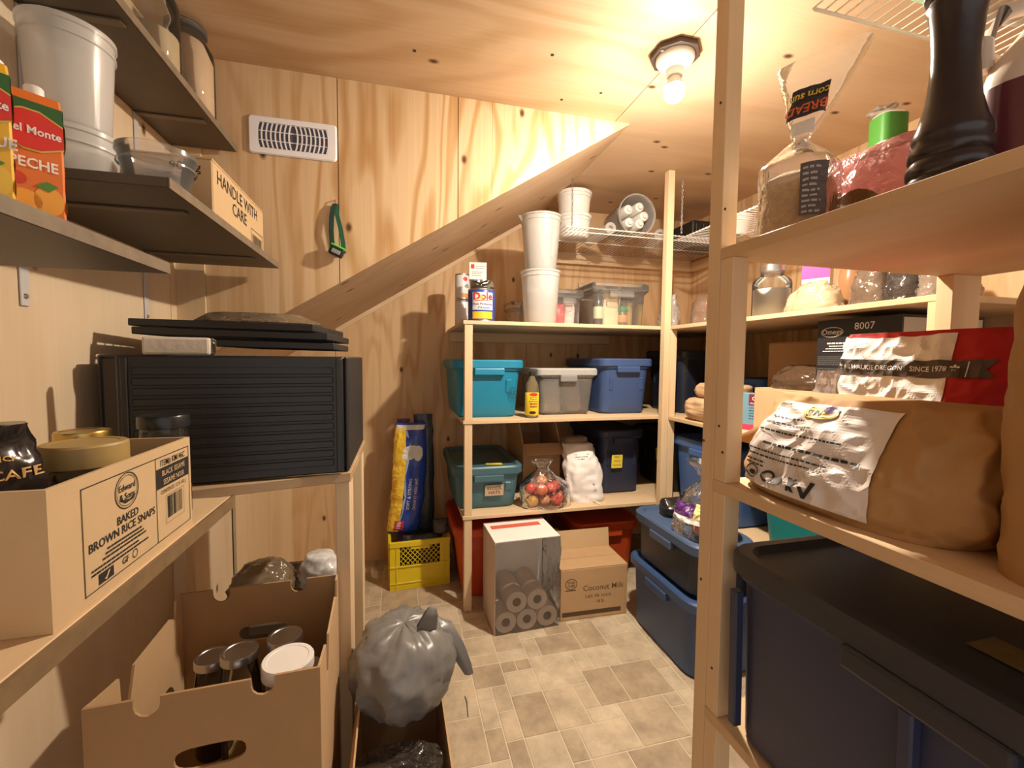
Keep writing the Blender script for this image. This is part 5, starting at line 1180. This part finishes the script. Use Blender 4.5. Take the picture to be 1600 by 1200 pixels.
# carton with rolls and the grey sack
t = carton_open('roll_carton', 'narrow open carton on the floor holding wrapped rolls and the grey sack', (-.005, 1.145, E_), .235, .44, .335, M_card, radians(1), flaps=(('l', .07, -12),))
t = thing('paper_roll', 'grey wrapped roll standing at the near left of the narrow carton', 'paper roll', (-.068, 1.02, .006))
obj('paper', MB().lathe([(.018,.30),(.048,.30),(.050,.296),(.050,.004),(.048,0),(.018,0)], 28, c0=False, c1=False), mat('grey_roll', (.38,.34,.31), .7), t, True)
obj('core', MB().lathe([(.018,0),(.018,.299),(.016,.299),(.016,0)], 20, c0=False, c1=False), M_card3, t, True)
P = sackfn(.205, .16, .318, 171, .008, 2.6, lambda t: (1, 1-.25*t**3), freq=14)
o = obj('film_bag', sackmesh(P, 24, 40), clear('dark_film', (.80,.78,.76), body=.30, gloss=1.8, rough=.10, bump=.9, bodycol=(.14,.11,.09)), None, True, autos=80); o.location = (-.012, 1.03, .0062); tag(o, 'shiny clear film around the rolls at the front of the narrow carton', 'plastic bag')
t = thing('grey_sack', 'stuffed dark grey plastic sack with knotted handles in the narrow carton', 'plastic bag', (.004, 1.225, .3365))
MG = mat('grey_poly', (.17,.16,.15), .34, bump=.4, bscale=22)
rings = []
mb = MB(); nth, nt_ = 64, 36
for k in range(nt_+1):
    a = pi*k/nt_; ring = []
    for i in range(nth):
        th = 2*pi*i/nth; d3 = Vector((sin(a)*cos(th), sin(a)*sin(th), -cos(a)))
        fold = .016*(1-2*abs(noise.noise(Vector((th*1.6, a*.7, 3.3)))))+.012*(1-2*abs(noise.noise(Vector((cos(th)*3.1, sin(th)*3.1, a*1.2)))))+.008*noise.noise(d3*7)
        r = .112+fold*(sin(a)**.5)
        ring.append((d3.x*r*1.12, d3.y*r*1.28, d3.z*r*.98+.11))
    rings.append(ring)
mb.loft(rings); obj('stuffed_body', mb, MG, t, True, autos=75)
def ear(path, wd, nm):
    mb = MB(); P_ = [Vector(p) for p in path]; rr = []
    for i, p in enumerate(P_):
        q = i/(len(P_)-1); w2 = wd*(1-.65*q)
        rr.append([p+Vector((cos(2*pi*k/12)*w2*(1+.35*sin(3*k)), sin(2*pi*k/12)*w2*.55, sin(2*pi*k/12)*w2*.3)) for k in range(12)])
    mb.loft(rr); obj(nm, mb, MG, t, True, autos=75)
ear([(.052,-.02,.185),(.062,-.03,.222),(.072,-.035,.255),(.076,-.035,.272)], .030, 'knotted_handle')
ear([(.070,.02,.200),(.112,.01,.190),(.145,-.005,.140),(.170,-.015,.085),(.182,-.02,.055)], .032, 'drooping_handle')

t = thing('bottle_cap', 'small white bottle cap lying on the floor behind the grey sack', 'cap', (-.062, 2.16, .0003))
obj('cap', MB().lathe([(.016,0),(.016,.010),(.014,.012)], 20), M_white, t, True)
o = obj('twist_tie', MB().tube([(0,0,0),(.004,-.03,.002),(0,-.07,0),(-.002,-.10,.001)], .0015, 5), mat('grey_wire', (.12,.11,.10), .5), None, True); o.location = (.232, 1.60, .0035); tag(o, 'thin dark twist tie lying on the floor tiles', 'twist tie')
